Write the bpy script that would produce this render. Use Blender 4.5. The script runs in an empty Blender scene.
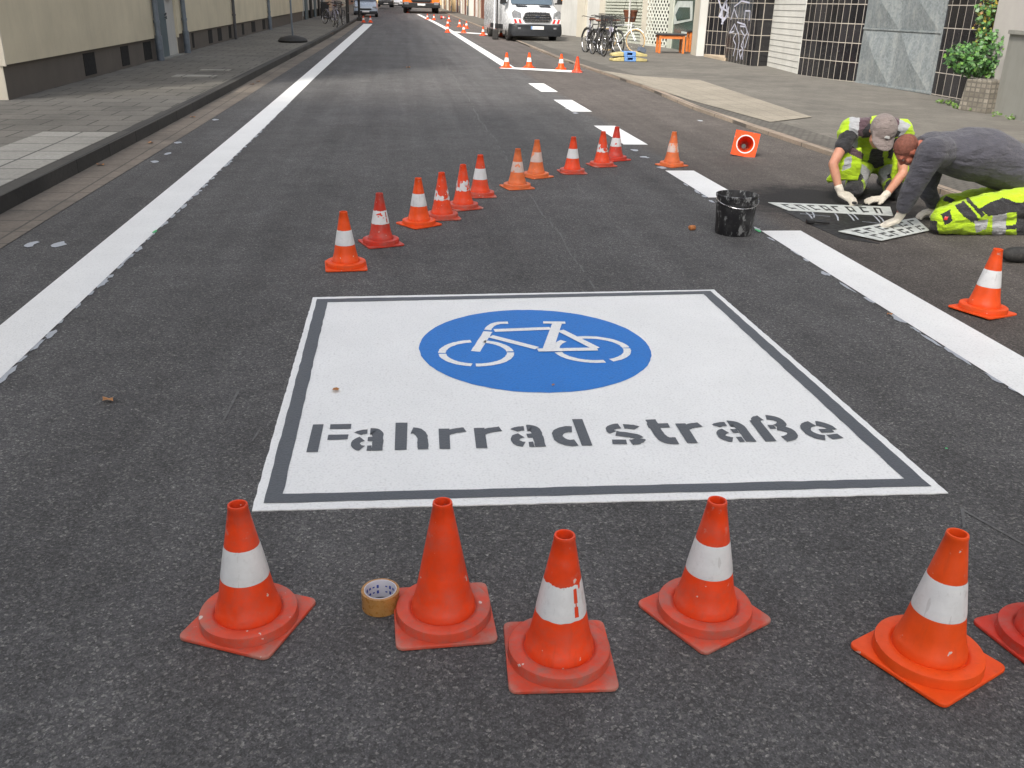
import bpy, bmesh, math, random
from mathutils import Vector, Matrix, noise
R = math.radians
random.seed(7)
scene = bpy.context.scene
COL = scene.collection

# ------------------------------------------------------------------ camera
F_PX, PITCH, ROLL, YAW, CAM_H = 914.74, 0.3943, 0.0236, 0.1241, 1.55
fwd = Vector((math.sin(YAW)*math.cos(PITCH), math.cos(YAW)*math.cos(PITCH), -math.sin(PITCH)))
rt0 = Vector((math.cos(YAW), -math.sin(YAW), 0)); up0 = rt0.cross(fwd)
c_, s_ = math.cos(ROLL), math.sin(ROLL)
RT = rt0*c_ + up0*s_; UP = up0*c_ - rt0*s_
cam_d = bpy.data.cameras.new('camera'); cam = bpy.data.objects.new('camera', cam_d); COL.objects.link(cam)
cam.matrix_world = Matrix(((RT.x, UP.x, -fwd.x, 0), (RT.y, UP.y, -fwd.y, 0), (RT.z, UP.z, -fwd.z, CAM_H), (0, 0, 0, 1)))
cam_d.sensor_width = 36; cam_d.lens = F_PX/1024*36; cam_d.clip_start = .05; cam_d.clip_end = 3000
scene.camera = cam
# ------------------------------------------------------------------ sky, sun, exposure
SUN_EL, SUN_ROT = 43, 214
w = bpy.data.worlds.new('World'); scene.world = w; w.use_nodes = True
wn = w.node_tree; wn.nodes.clear()
sky = wn.nodes.new('ShaderNodeTexSky'); sky.sky_type = 'NISHITA'; sky.sun_disc = False
sky.sun_elevation = R(SUN_EL); sky.sun_rotation = R(SUN_ROT); sky.dust_density = 5; sky.air_density = 1.0; sky.ozone_density = 1
hsv = wn.nodes.new('ShaderNodeHueSaturation'); hsv.inputs['Saturation'].default_value = .38
bg = wn.nodes.new('ShaderNodeBackground'); bg.inputs[1].default_value = .15
wo = wn.nodes.new('ShaderNodeOutputWorld')
wn.links.new(sky.outputs[0], hsv.inputs['Color']); wn.links.new(hsv.outputs[0], bg.inputs[0]); wn.links.new(bg.outputs[0], wo.inputs[0])
sl = bpy.data.lights.new('sun', 'SUN'); sl.energy = 2.2; sl.angle = R(7); sl.color = (1, .93, .82)
so = bpy.data.objects.new('sun', sl); COL.objects.link(so)
sd = Vector((math.sin(R(SUN_ROT))*math.cos(R(SUN_EL)), math.cos(R(SUN_ROT))*math.cos(R(SUN_EL)), math.sin(R(SUN_EL))))
so.rotation_euler = sd.to_track_quat('Z', 'Y').to_euler()
scene.view_settings.view_transform = 'Standard'; scene.view_settings.look = 'None'
scene.view_settings.exposure = 1.02; scene.view_settings.gamma = 1
scene.view_settings.use_curve_mapping = False

# ------------------------------------------------------------------ terrain height and surveying helpers
def gz(y): return .006*(math.sqrt((y-12)**2+9)+(y-12))/2
def ray(px, py): return RT*((px-512)/F_PX) - UP*((py-384)/F_PX) + fwd
def spot(px, py, dz=0):
    d = ray(px, py); t = 1
    for _ in range(60): t = (gz(t*d.y)+dz-CAM_H)/d.z
    p = d*t; return Vector((p.x, p.y, CAM_H+p.z))
def at(px, py, y):
    d = ray(px, py); p = d*(y/d.y); return Vector((p.x, p.y, CAM_H+p.z))

# ------------------------------------------------------------------ tagging and object helpers
def tag(o, label=None, cat=None, group=None, kind=None):
    if label: o['label'] = label
    if cat: o['category'] = cat
    if group: o['group'] = group
    if kind: o['kind'] = kind
    return o
def thing(name, label, cat, loc=(0, 0, 0), rz=0, group=None):
    o = bpy.data.objects.new(name, None); COL.objects.link(o); o.location = loc; o.rotation_euler = (0, 0, rz)
    o.empty_display_size = .1
    return tag(o, label, cat, group)
def copy_tree(o, parent=None):
    c = o.copy(); COL.objects.link(c); c.parent = parent
    for ch in list(o.children): copy_tree(ch, c)
    return c

class MB:
    def __init__(s): s.v = []; s.f = []; s.m = []
    def add(s, vs, fs, mi=0):
        b = len(s.v); s.v += [Vector(v) for v in vs]
        for f in fs: s.f.append([b+i for i in f]); s.m.append(mi)
        return s
    def box(s, c, d, rz=0, mi=0, rot=None):
        M = rot.to_3x3() if rot else Matrix.Rotation(rz, 3, 'Z'); c = Vector(c)
        vs = [c + M @ Vector((x*d[0]/2, y*d[1]/2, z*d[2]/2)) for x in (-1, 1) for y in (-1, 1) for z in (-1, 1)]
        return s.add(vs, [(0, 1, 3, 2), (4, 6, 7, 5), (0, 4, 5, 1), (2, 3, 7, 6), (0, 2, 6, 4), (1, 5, 7, 3)], mi)
    def bx(s, x0, x1, y0, y1, z0, z1, mi=0): return s.box(((x0+x1)/2, (y0+y1)/2, (z0+z1)/2), (abs(x1-x0), abs(y1-y0), abs(z1-z0)), mi=mi)
    def prism(s, pts, off, mi=0):
        n = len(pts); off = Vector(off); a = [Vector(p) for p in pts]
        return s.add(a+[p+off for p in a], [tuple(range(n))[::-1], tuple(range(n, 2*n))]+[(i, (i+1) % n, n+(i+1) % n, n+i) for i in range(n)], mi)
    def poly(s, pts, mi=0): return s.add(pts, [tuple(range(len(pts)))], mi)
    def tube(s, pts, r, n=8, mi=0, cap=True, closed=False):
        pts = [Vector(p) for p in pts]; rr = r if isinstance(r, (list, tuple)) else [r]*len(pts)
        rings = []; prev = None; N = len(pts)
        for i, p in enumerate(pts):
            if closed: t = pts[(i+1) % N]-pts[i-1]
            else: t = pts[min(i+1, N-1)]-pts[max(i-1, 0)]
            t.normalize()
            a = prev if prev else (Vector((0, 0, 1)) if abs(t.z) < .9 else Vector((1, 0, 0)))
            u = t.cross(a); u.normalize(); v = t.cross(u); prev = a
            rings.append([p+(u*math.cos(2*math.pi*k/n)+v*math.sin(2*math.pi*k/n))*rr[i] for k in range(n)])
        fs = []
        for i in range(N if closed else N-1):
            for k in range(n):
                j = (i+1) % N; fs.append((i*n+k, i*n+(k+1) % n, j*n+(k+1) % n, j*n+k))
        if cap and not closed: fs += [tuple(range(n))[::-1], tuple((N-1)*n+k for k in range(n))]
        return s.add([q for rg in rings for q in rg], fs, mi)
    def lathe(s, prof, n=32, c=(0, 0, 0), mi=0):
        c = Vector(c); N = len(prof)
        vs = [c+Vector((r*math.cos(2*math.pi*k/n), r*math.sin(2*math.pi*k/n), z)) for r, z in prof for k in range(n)]
        fs = [(i*n+k, i*n+(k+1) % n, (i+1)*n+(k+1) % n, (i+1)*n+k) for i in range(N-1) for k in range(n)]
        return s.add(vs, fs, mi)
    def loft(s, rings, mi=0, cap=True):
        n = len(rings[0]); N = len(rings)
        fs = [(i*n+k, i*n+(k+1) % n, (i+1)*n+(k+1) % n, (i+1)*n+k) for i in range(N-1) for k in range(n)]
        if cap: fs += [tuple(range(n))[::-1], tuple((N-1)*n+k for k in range(n))]
        return s.add([q for r in rings for q in r], fs, mi)
    def ball(s, c, r, n=12, mi=0, M=None):
        c = Vector(c); r = r if isinstance(r, (tuple, list)) else (r, r, r); M = M or Matrix.Identity(3); rings = []
        for i in range(1, n//2):
            th = math.pi*i/(n//2)
            rings.append([c+M @ Vector((r[0]*math.sin(th)*math.cos(2*math.pi*k/n), r[1]*math.sin(th)*math.sin(2*math.pi*k/n), r[2]*math.cos(th))) for k in range(n)])
        b = len(s.v); m = len(rings); s.loft(rings, mi, cap=False)
        s.v += [c+M @ Vector((0, 0, r[2])), c-M @ Vector((0, 0, r[2]))]
        for k in range(n):
            s.f.append([b+(k+1) % n, b+k, b+m*n]); s.m.append(mi)
            s.f.append([b+(m-1)*n+k, b+(m-1)*n+(k+1) % n, b+m*n+1]); s.m.append(mi)
        return s
    def limb(s, chain, n=14):
        """closed overlapping segments; fused later into one surface"""
        for (p, r) in chain: s.ball(p, r, n)
        for (p, r), (q, t) in zip(chain, chain[1:]):
            if (Vector(p)-Vector(q)).length > 1e-4: s.tube([p, q], [r, t], n)
        return s
    def mesh(s, name, mats, shift=None, smooth=None):
        me = bpy.data.meshes.new(name)
        vs = [v-shift for v in s.v] if shift else s.v
        me.from_pydata([tuple(v) for v in vs], [], s.f)
        for m in (mats if isinstance(mats, (list, tuple)) else [mats]): me.materials.append(m)
        me.polygons.foreach_set('material_index', s.m)
        bm = bmesh.new(); bm.from_mesh(me); bmesh.ops.recalc_face_normals(bm, faces=bm.faces)
        if smooth is not None:
            for f in bm.faces: f.smooth = True
            for e in bm.edges:
                if len(e.link_faces) == 2 and e.calc_face_angle(0) > R(smooth): e.smooth = False
        bm.to_mesh(me); bm.free()
        return me
    def build(s, name, mats, parent=None, world=False, bevel=0, smooth=None, seg=2):
        sh = Vector(parent.location) if (parent and world) else None
        o = bpy.data.objects.new(name, s.mesh(name, mats, sh, smooth)); COL.objects.link(o)
        if parent: o.parent = parent
        if bevel:
            b = o.modifiers.new('bevel', 'BEVEL'); b.width = bevel; b.segments = seg; b.limit_method = 'ANGLE'; b.angle_limit = R(40)
        return o
    def fused(s, name, mats, parent, voxel=.008, smooth_it=3, paint=None, disp=0, dscale=6):
        """one continuous surface out of overlapping closed pieces"""
        tmp = bpy.data.objects.new('tmp', s.mesh('tmp', mats)); COL.objects.link(tmp)
        m = tmp.modifiers.new('r', 'REMESH'); m.mode = 'VOXEL'; m.voxel_size = voxel
        if smooth_it:
            k = tmp.modifiers.new('s', 'SMOOTH'); k.factor = .5; k.iterations = smooth_it
        dg = bpy.context.evaluated_depsgraph_get(); dg.update()
        me = bpy.data.meshes.new_from_object(tmp.evaluated_get(dg)); me.name = name
        bpy.data.objects.remove(tmp)
        me.materials.clear()
        for q in (mats if isinstance(mats, (list, tuple)) else [mats]): me.materials.append(q)
        if disp:
            me.update()
            nn = [v.normal.copy() for v in me.vertices]
            for v, nr in zip(me.vertices, nn):
                c = v.co
                a = noise.noise(Vector((c.x*dscale, c.y*dscale*.8, c.z*dscale*2.2)))
                a = (1-abs(a)*2.2)*.5 + .5*noise.noise(c*dscale*2.5)
                v.co = c+nr*a*disp
        sh = Vector(parent.location)
        for p in me.polygons:
            p.use_smooth = True
            p.material_index = (paint(p.center, p.normal) if paint.__code__.co_argcount == 2 else paint(p.center)) if paint else 0
        for v in me.vertices: v.co -= sh
        o = bpy.data.objects.new(name, me); COL.objects.link(o); o.parent = parent
        return o

V3 = Vector
# ------------------------------------------------------------------ materials
class NT:
    def __init__(s, name):
        s.mat = bpy.data.materials.new(name); s.mat.use_nodes = True; s.t = s.mat.node_tree
        s.p = s.t.nodes['Principled BSDF']; s.co = s.t.nodes.new('ShaderNodeTexCoord')
    def link(s, a, b): s.t.links.new(a, b)
    def node(s, kind, **kw):
        n = s.t.nodes.new(kind)
        for k, v in kw.items():
            if k in n.inputs:
                if hasattr(v, 'is_output'): s.link(v, n.inputs[k])
                else: n.inputs[k].default_value = v
            else: setattr(n, k, v)
        return n
    def noise(s, scale, detail=4, rough=.55, vec=None, out='Fac'):
        n = s.node('ShaderNodeTexNoise', Scale=scale, Detail=detail, Roughness=rough); s.link(vec or s.co.outputs['Object'], n.inputs['Vector']); return n.outputs[out]
    def ramp(s, fac, stops):
        r = s.t.nodes.new('ShaderNodeValToRGB'); s.link(fac, r.inputs[0]); e = r.color_ramp.elements
        while len(e) < len(stops): e.new(.5)
        for el, (p, c) in zip(e, stops):
            el.position = p; el.color = (c if isinstance(c, tuple) else (c, c, c))+(1,)
        return r.outputs[0]
    def mix(s, fac, a, b, mode='MIX'):
        n = s.t.nodes.new('ShaderNodeMix'); n.data_type = 'RGBA'; n.blend_type = mode
        for i, v in ((0, fac), (6, a), (7, b)):
            if hasattr(v, 'is_output'): s.link(v, n.inputs[i])
            elif i == 0: n.inputs[0].default_value = v
            else: n.inputs[i].default_value = tuple(v)+(1,) if len(v) == 3 else v
        return n.outputs[2]
    def math(s, op, a, b=0.0, c=0.0):
        n = s.t.nodes.new('ShaderNodeMath'); n.operation = op
        for i, v in enumerate((a, b, c)):
            if hasattr(v, 'is_output'): s.link(v, n.inputs[i])
            else: n.inputs[i].default_value = v
        return n.outputs[0]
    def bump(s, h, strength=.3, dist=.01):
        b = s.node('ShaderNodeBump', Strength=strength, Distance=dist); s.link(h, b.inputs['Height']); s.link(b.outputs[0], s.p.inputs['Normal'])
    def base(s, c):
        if hasattr(c, 'is_output'): s.link(c, s.p.inputs['Base Color'])
        else: s.p.inputs['Base Color'].default_value = tuple(c)+(1,)
    def rough(s, r):
        if hasattr(r, 'is_output'): s.link(r, s.p.inputs['Roughness'])
        else: s.p.inputs['Roughness'].default_value = r

def worn(name, col, rough=.6, var=.18, scale=6, dirt=.0, metal=0, bump=0, bscale=80):
    n = NT(name); f = n.noise(scale, 5)
    c = n.mix(n.ramp(f, [(.3, 0.0), (.7, 1.0)]), tuple(x*(1-var) for x in col), tuple(min(1, x*(1+var)) for x in col))
    if dirt:
        d = n.ramp(n.noise(scale*2.3, 8, .7), [(.48, 0.0), (.72, dirt)]); c = n.mix(d, c, (.09, .08, .07))
    n.base(c); n.rough(n.ramp(n.noise(scale*3, 3), [(.3, max(0, rough-.1)), (.7, min(1, rough+.1))])); n.p.inputs['Metallic'].default_value = metal
    if bump: n.bump(n.noise(bscale, 3), bump, .004)
    return n.mat

def asphalt():
    n = NT('asphalt'); o = n.co.outputs['Object']
    v = n.node('ShaderNodeTexVoronoi', Scale=130.0); n.link(o, v.inputs['Vector'])
    v2 = n.node('ShaderNodeTexVoronoi', Scale=290.0); n.link(o, v2.inputs['Vector'])
    sp = n.node('ShaderNodeSeparateColor'); n.link(v.outputs['Color'], sp.inputs[0])
    sp2 = n.node('ShaderNodeSeparateColor'); n.link(v2.outputs['Color'], sp2.inputs[0])
    c = n.ramp(sp.outputs[0], [(0, (.058, .057, .058)), (.45, (.079, .078, .080)), (.8, (.098, .097, .098)), (.93, (.125, .123, .12)), (1, (.185, .18, .172))])
    c2 = n.ramp(sp2.outputs[1], [(0, .68), (.7, 1.0), (.95, 1.3), (1, 1.9)])
    c = n.mix(1.0, c, c2, 'MULTIPLY')
    big = n.ramp(n.noise(.7, 6, .6), [(.3, .86), (.7, 1.15)])
    mid = n.ramp(n.noise(4, 6, .7), [(.3, .84), (.7, 1.16)])
    st = n.t.nodes.new('ShaderNodeMapping'); st.inputs['Scale'].default_value = (3.2, .1, 1); n.link(o, st.inputs[0])
    trk = n.ramp(n.noise(1, 4, .6, st.outputs[0]), [(.35, .88), (.65, 1.14)])
    for q in (big, mid, trk): c = n.mix(1.0, c, q, 'MULTIPLY')
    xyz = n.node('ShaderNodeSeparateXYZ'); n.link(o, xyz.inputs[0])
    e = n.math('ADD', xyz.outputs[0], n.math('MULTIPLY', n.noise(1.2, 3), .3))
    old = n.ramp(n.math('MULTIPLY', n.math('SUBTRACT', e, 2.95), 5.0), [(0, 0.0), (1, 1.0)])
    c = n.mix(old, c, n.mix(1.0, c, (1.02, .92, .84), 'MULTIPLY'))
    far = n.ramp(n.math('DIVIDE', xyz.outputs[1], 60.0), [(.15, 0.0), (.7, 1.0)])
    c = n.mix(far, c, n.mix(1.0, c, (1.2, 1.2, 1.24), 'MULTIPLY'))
    # fresh black primer spilled round the stencils
    vm = n.node('ShaderNodeVectorMath', operation='DISTANCE'); n.link(o, vm.inputs[0]); vm.inputs[1].default_value = (3.70, 7.65, 0)
    dd = n.math('ADD', vm.outputs['Value'], n.math('MULTIPLY', n.noise(5, 6, .7), .9))
    c = n.mix(n.ramp(n.math('MULTIPLY', dd, .4), [(.40, .92), (.56, 0.0)]), c, (.016, .016, .017))
    # a few pale scuffs and old chalk
    scf = n.ramp(n.noise(2.1, 8, .75), [(.69, 0.0), (.73, .35)])
    c = n.mix(scf, c, (.22, .22, .22))
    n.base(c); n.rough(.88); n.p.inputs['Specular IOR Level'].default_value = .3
    n.bump(n.math('ADD', v.outputs['Distance'], n.math('MULTIPLY', v2.outputs['Distance'], .4)), .45, .004)
    return n.mat
def paving(name, c1, c2, mortar, sx, sy, msize=.012, offset=.5, dirt=.5, rot=0):
    n = NT(name); mp = n.t.nodes.new('ShaderNodeMapping'); n.link(n.co.outputs['Object'], mp.inputs[0]); mp.inputs['Rotation'].default_value[2] = rot
    b = n.node('ShaderNodeTexBrick', Scale=1.0); b.offset = offset
    n.link(mp.outputs[0], b.inputs['Vector'])
    for k, v in (('Color1', c1), ('Color2', c2), ('Mortar', mortar)): b.inputs[k].default_value = v+(1,)
    b.inputs['Mortar Size'].default_value = msize; b.inputs['Mortar Smooth'].default_value = .3; b.inputs['Brick Width'].default_value = sx; b.inputs['Row Height'].default_value = sy; b.inputs['Bias'].default_value = 0
    c = n.mix(1.0, b.outputs[0], n.ramp(n.noise(.8, 9, .72), [(.3, .78), (.7, 1.16)]), 'MULTIPLY')
    c = n.mix(1.0, c, n.ramp(n.noise(30, 6, .75), [(.3, .76), (.7, 1.22)]), 'MULTIPLY')
    c = n.mix(n.ramp(n.noise(.5, 6, .7), [(.5, 0.0), (.66, dirt)]), c, (.055, .052, .048))
    n.base(c); n.rough(.9)
    n.bump(n.math('ADD', n.math('MULTIPLY', b.outputs['Fac'], -1.0), n.math('MULTIPLY', n.noise(90, 3), .3)), .5, .004)
    return n.mat
def paint_mat(name, col, dirt=.25, rough=.55):
    n = NT(name)
    v = n.node('ShaderNodeTexVoronoi', Scale=110.0); n.link(n.co.outputs['Object'], v.inputs['Vector'])
    c = n.mix(1.0, col, n.ramp(n.noise(2.2, 5, .6), [(.3, .95), (.7, 1.03)]), 'MULTIPLY')
    c = n.mix(1.0, c, n.ramp(v.outputs['Distance'], [(0, 1.0), (.6, .95), (1, .8)]), 'MULTIPLY')
    c = n.mix(n.ramp(n.noise(34, 8, .8), [(.60, 0.0), (.78, dirt)]), c, (.16, .15, .14))
    n.base(c); n.rough(rough); n.bump(v.outputs['Distance'], .45, .003)
    return n.mat
def cone_mat(name, col, top=True, grime=.5):
    n = NT(name); o = n.co.outputs['Object']; info = n.t.nodes.new('ShaderNodeObjectInfo')
    ad = n.node('ShaderNodeVectorMath', operation='ADD'); n.link(o, ad.inputs[0]); n.link(n.math('MULTIPLY', info.outputs['Random'], 40.0), ad.inputs[1])
    V = ad.outputs[0]
    c = n.mix(n.ramp(n.noise(9, 5, .6, V), [(.3, 0.0), (.75, 1.0)]), col, tuple(x*.74 for x in col))
    xyz = n.node('ShaderNodeSeparateXYZ'); n.link(o, xyz.inputs[0])
    # grey road dirt rubbed into the plastic, paint chips
    c = n.mix(n.ramp(n.noise(16, 8, .75, V), [(.44, 0.0), (.72, grime)]), c, (.22, .15, .13))
    c = n.mix(n.ramp(n.noise(38, 3, .5, V), [(.71, 0.0), (.73, .8)]), c, (.62, .58, .54))
    if not top: # corners and rims rubbed to grey
        ax = n.math('ADD', n.math('ABSOLUTE', xyz.outputs[0]), n.math('ABSOLUTE', xyz.outputs[1]))
        kk = n.ramp(n.math('SUBTRACT', n.math('ADD', n.math('MULTIPLY', ax, 3.6), n.math('MULTIPLY', n.noise(7, 6, .7, V), .9)), .5), [(.72, 0.0), (.90, .55)])
        c = n.mix(kk, c, (.33, .25, .21))
    if top: # scuffs close to the rim
        k = n.math('MULTIPLY', n.ramp(xyz.outputs[2], [(.24, 0.0), (.33, 1.0)]), n.ramp(n.noise(30, 6, .7, V), [(.6, 0.0), (.68, .7)]))
        c = n.mix(k, c, (.42, .36, .33))
    sm = n.node('ShaderNodeMapping'); n.link(V, sm.inputs[0]); sm.inputs['Scale'].default_value = (50, 50, 3)
    c = n.mix(n.ramp(n.noise(1, 4, .6, sm.outputs[0]), [(.58, 0.0), (.8, .25)]), c, (.2, .05, .03))
    n.base(c); n.rough(n.ramp(n.noise(20, 4, .6, V), [(.3, .38), (.7, .62)])); n.p.inputs['Specular IOR Level'].default_value = .4
    n.bump(n.noise(60, 4, .6, V), .12, .003)
    return n.mat
def sleeve_mat(name, wear, under, col=(.72, .73, .74)):
    n = NT(name); o = n.co.outputs['Object']; info = n.t.nodes.new('ShaderNodeObjectInfo')
    ad = n.node('ShaderNodeVectorMath', operation='ADD'); n.link(o, ad.inputs[0]); n.link(n.math('MULTIPLY', info.outputs['Random'], 33.0), ad.inputs[1]); V = ad.outputs[0]
    c = n.mix(n.ramp(n.noise(18, 6, .7, V), [(.3, 0.0), (.7, 1.0)]), col, tuple(x*.86 for x in col))
    c = n.mix(n.ramp(n.noise(45, 8, .8, V), [(.55, 0.0), (.75, .4)]), c, (.25, .22, .2))
    sm = n.node('ShaderNodeMapping'); n.link(V, sm.inputs[0]); sm.inputs['Scale'].default_value = (60, 60, 5)
    c = n.mix(n.ramp(n.noise(1, 3, .5, sm.outputs[0]), [(.66, 0.0), (.69, .3)]), c, (.3, .28, .27))
    if wear: c = n.mix(n.ramp(n.noise(13, 3, .5, V), [(wear, 0.0), (wear+.02, 1.0)]), c, under)
    n.base(c); n.rough(.42); n.bump(n.noise(26, 5, .6, V), .2, .004)
    return n.mat
def cloth(name, col, var=.15, rough=.9, scale=9):
    n = NT(name); c = n.mix(n.ramp(n.noise(scale, 5, .6), [(.3, 0.0), (.7, 1.0)]), tuple(x*(1-var) for x in col), tuple(min(1, x*(1+var)) for x in col))
    n.base(c); n.rough(rough); n.p.inputs['Sheen Weight'].default_value = .15
    mp = n.node('ShaderNodeMapping'); n.link(n.co.outputs['Object'], mp.inputs[0]); mp.inputs['Scale'].default_value = (1, 1, 2.4)
    n.bump(n.math('ADD', n.noise(9, 5, .6, mp.outputs[0]), n.math('MULTIPLY', n.noise(300, 2), .08)), .8, .045)
    return n.mat
def skin(name, col):
    n = NT(name); n.base(n.mix(n.ramp(n.noise(14, 5), [(.35, 0.0), (.7, 1.0)]), col, (col[0]*.88, col[1]*.72, col[2]*.68))); n.rough(.5)
    n.p.inputs['Subsurface Weight'].default_value = .08; n.p.inputs['Subsurface Radius'].default_value = (.01, .004, .002); n.bump(n.noise(120, 3), .1, .002)
    return n.mat
def leaf(name, cols):
    n = NT(name); info = n.t.nodes.new('ShaderNodeNewGeometry')
    c = n.ramp(info.outputs['Random Per Island'], [(i/max(1, len(cols)-1), c) for i, c in enumerate(cols)])
    n.base(n.mix(1.0, c, n.ramp(n.noise(40, 3), [(.3, .75), (.7, 1.2)]), 'MULTIPLY')); n.rough(.45); return n.mat
def glass(name, col=(.03, .04, .045), rough=.06):
    n = NT(name); n.base(n.mix(n.noise(1.5, 3), col, tuple(x*1.8 for x in col))); n.rough(rough); n.p.inputs['Specular IOR Level'].default_value = .8; return n.mat
def stained(name, col, streak=.35, scale=1.2, bump=.15, dark=(.10, .09, .08)):
    n = NT(name); mp = n.node('ShaderNodeMapping'); n.link(n.co.outputs['Object'], mp.inputs[0]); mp.inputs['Scale'].default_value = (3, 3, .35)
    c = n.mix(1.0, col, n.ramp(n.noise(scale, 7, .65), [(.3, .88), (.7, 1.08)]), 'MULTIPLY')
    c = n.mix(n.ramp(n.noise(2.2, 7, .7, mp.outputs[0]), [(.5, 0.0), (.78, streak)]), c, dark)
    n.base(c); n.rough(.9); n.bump(n.noise(110, 4, .6), bump, .006); return n.mat
def black_tiles():
    n = NT('black_glazed_tiles'); o = n.co.outputs['Object']
    v = n.node('ShaderNodeSeparateXYZ'); n.link(o, v.inputs[0])
    # run along the wall = x+y mixed, so both the street face and the returns get joints
    u = n.math('SUBTRACT', v.outputs[1], v.outputs[0])
    cb = n.node('ShaderNodeCombineXYZ'); n.link(u, cb.inputs[0]); n.link(v.outputs[2], cb.inputs[1])
    b = n.node('ShaderNodeTexBrick', Scale=1.0); b.offset = 0; n.link(cb.outputs[0], b.inputs['Vector'])
    for k, q in (('Color1', (.010, .010, .012)), ('Color2', (.030, .029, .032)), ('Mortar', (.36, .33, .29))): b.inputs[k].default_value = q+(1,)
    b.inputs['Mortar Size'].default_value = .010; b.inputs['Brick Width'].default_value = .25; b.inputs['Row Height'].default_value = .40; b.inputs['Mortar Smooth'].default_value = .2; b.inputs['Bias'].default_value = -.1
    c = n.mix(n.ramp(n.noise(9, 8, .75), [(.58, 0.0), (.8, .45)]), b.outputs[0], (.16, .15, .14))
    n.base(c); n.rough(n.ramp(n.noise(12, 4), [(.35, .08), (.7, .28)])); n.bump(n.math('MULTIPLY', b.outputs['Fac'], -1.0), .5, .004); return n.mat
def bucket_mat():
    n = NT('splattered_black_plastic'); sm = n.node('ShaderNodeMapping'); n.link(n.co.outputs['Object'], sm.inputs[0]); sm.inputs['Scale'].default_value = (1, 1, .45)
    c = n.mix(n.ramp(n.noise(24, 6, .7, sm.outputs[0]), [(.53, 0.0), (.60, .6)]), (.010, .010, .012), (.40, .41, .41))
    c = n.mix(n.ramp(n.noise(9, 5, .7), [(.5, 0.0), (.7, .3)]), c, (.12, .12, .12))
    n.base(c); n.rough(n.ramp(n.noise(10, 3), [(.3, .4), (.7, .7)])); n.bump(n.noise(24, 6, .7, sm.outputs[0]), .4, .004); return n.mat

M = {}
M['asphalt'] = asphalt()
M['gutter'] = paving('gutter_stone', (.17, .145, .12), (.20, .17, .14), (.09, .08, .07), .9, .35, .01, 0, .55)
M['paveL'] = paving('pavement_slabs', (.145, .137, .12), (.172, .162, .142), (.06, .057, .05), .52, .5, .014, .5, .55)
M['paveLight'] = paving('pale_slabs', (.30, .29, .26), (.34, .33, .30), (.10, .1, .09), .5, .5, .014, 0, .2)
M['paveR'] = paving('grey_pavement', (.112, .105, .092), (.136, .128, .112), (.095, .088, .077), .3, .3, .008, .5, .5)
M['tan'] = paving('tan_pavement', (.235, .212, .172), (.265, .24, .195), (.165, .15, .125), .3, .3, .008, 0, .12)
M['cobble'] = paving('small_cobbles', (.085, .08, .07), (.115, .108, .095), (.065, .06, .053), .1, .1, .016, .5, .4)
M['kerb'] = paving('dark_kerbstone', (.04, .039, .037), (.065, .062, .057), (.02, .02, .02), .2, 1.0, .012, 0, .5)
M['kerbR'] = paving('brown_kerbstone', (.24, .19, .15), (.28, .23, .18), (.08, .07, .06), .2, 1.0, .012, 0, .4)
M['white'] = paint_mat('white_road_paint', (.80, .81, .81))
M['dark'] = paint_mat('anthracite_road_paint', (.085, .095, .11), .1)
M['blue'] = paint_mat('blue_road_paint', (.001, .165, .57), .06)
M['plaster'] = stained('beige_plaster', (.60, .54, .40), .10, .8)
M['plaster_end'] = stained('pale_end_plaster', (.62, .57, .47), .12, .8)
M['plinth'] = stained('dark_brown_plinth', (.115, .10, .085), .4, 2)
M['dark_hole'] = worn('cellar_window_dark', (.004, .004, .004), .95)
M['pipe'] = worn('grey_blue_zinc', (.16, .19, .225), .45, .2, 5, .3, .3)
M['darkpipe'] = worn('dark_grey_pipe', (.07, .07, .075), .5, .2, 5, .3)
M['concrete'] = stained('grey_concrete', (.26, .26, .235), .35, 1.5, .3)
M['render_grey'] = stained('grey_render', (.36, .345, .33), .12, 1)
M['cream'] = stained('cream_paint', (.46, .43, .36), .15, 1)
M['whitewall'] = stained('white_wall', (.46, .46, .44), .2, 1)
M['greyblue_door'] = stained('grey_blue_door', (.10, .135, .15), .3, 2)
M['galv'] = None
def galv():
    n = NT('galvanised_sheet'); v = n.node('ShaderNodeTexVoronoi', Scale=26.0); n.link(n.co.outputs['Object'], v.inputs['Vector'])
    sp = n.node('ShaderNodeSeparateColor'); n.link(v.outputs['Color'], sp.inputs[0])
    c = n.mix(n.ramp(sp.outputs[0], [(0, 0.0), (1, 1.0)]), (.19, .22, .235), (.29, .325, .34))
    mp = n.node('ShaderNodeMapping'); n.link(n.co.outputs['Object'], mp.inputs[0]); mp.inputs['Scale'].default_value = (2, 2, .8)
    c = n.mix(n.ramp(n.noise(3, 8, .7, mp.outputs[0]), [(.45, 0.0), (.7, .7)]), c, (.42, .44, .44))
    n.base(c); n.rough(.5); n.p.inputs['Metallic'].default_value = .35; return n.mat
M['galv'] = galv()
M['tiles'] = black_tiles()
M['sandstone'] = stained('tan_step_stone', (.42, .34, .25), .3, 3)
M['white_boards'] = stained('white_painted_boards', (.56, .56, .53), .15, 2)
M['glass'] = glass('window_glass')
M['glassgreen'] = glass('shop_glass', (.035, .06, .05), .08)
M['interior'] = worn('shop_interior_pale', (.42, .46, .44), .6)
M['red'] = cone_mat('red_orange_cone_plastic', (.86, .062, .007), True, .32)
M['redbase'] = cone_mat('scuffed_red_base_plastic', (.66, .075, .035), False, .8)
M['redfresh'] = cone_mat('clean_orange_red_plastic', (.88, .085, .006), True, .06)
M['orange'] = cone_mat('faded_orange_cone_plastic', (.78, .17, .045), True, .35)
M['reddark'] = cone_mat('dark_red_cone_plastic', (.60, .035, .015), True, .5)
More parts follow.
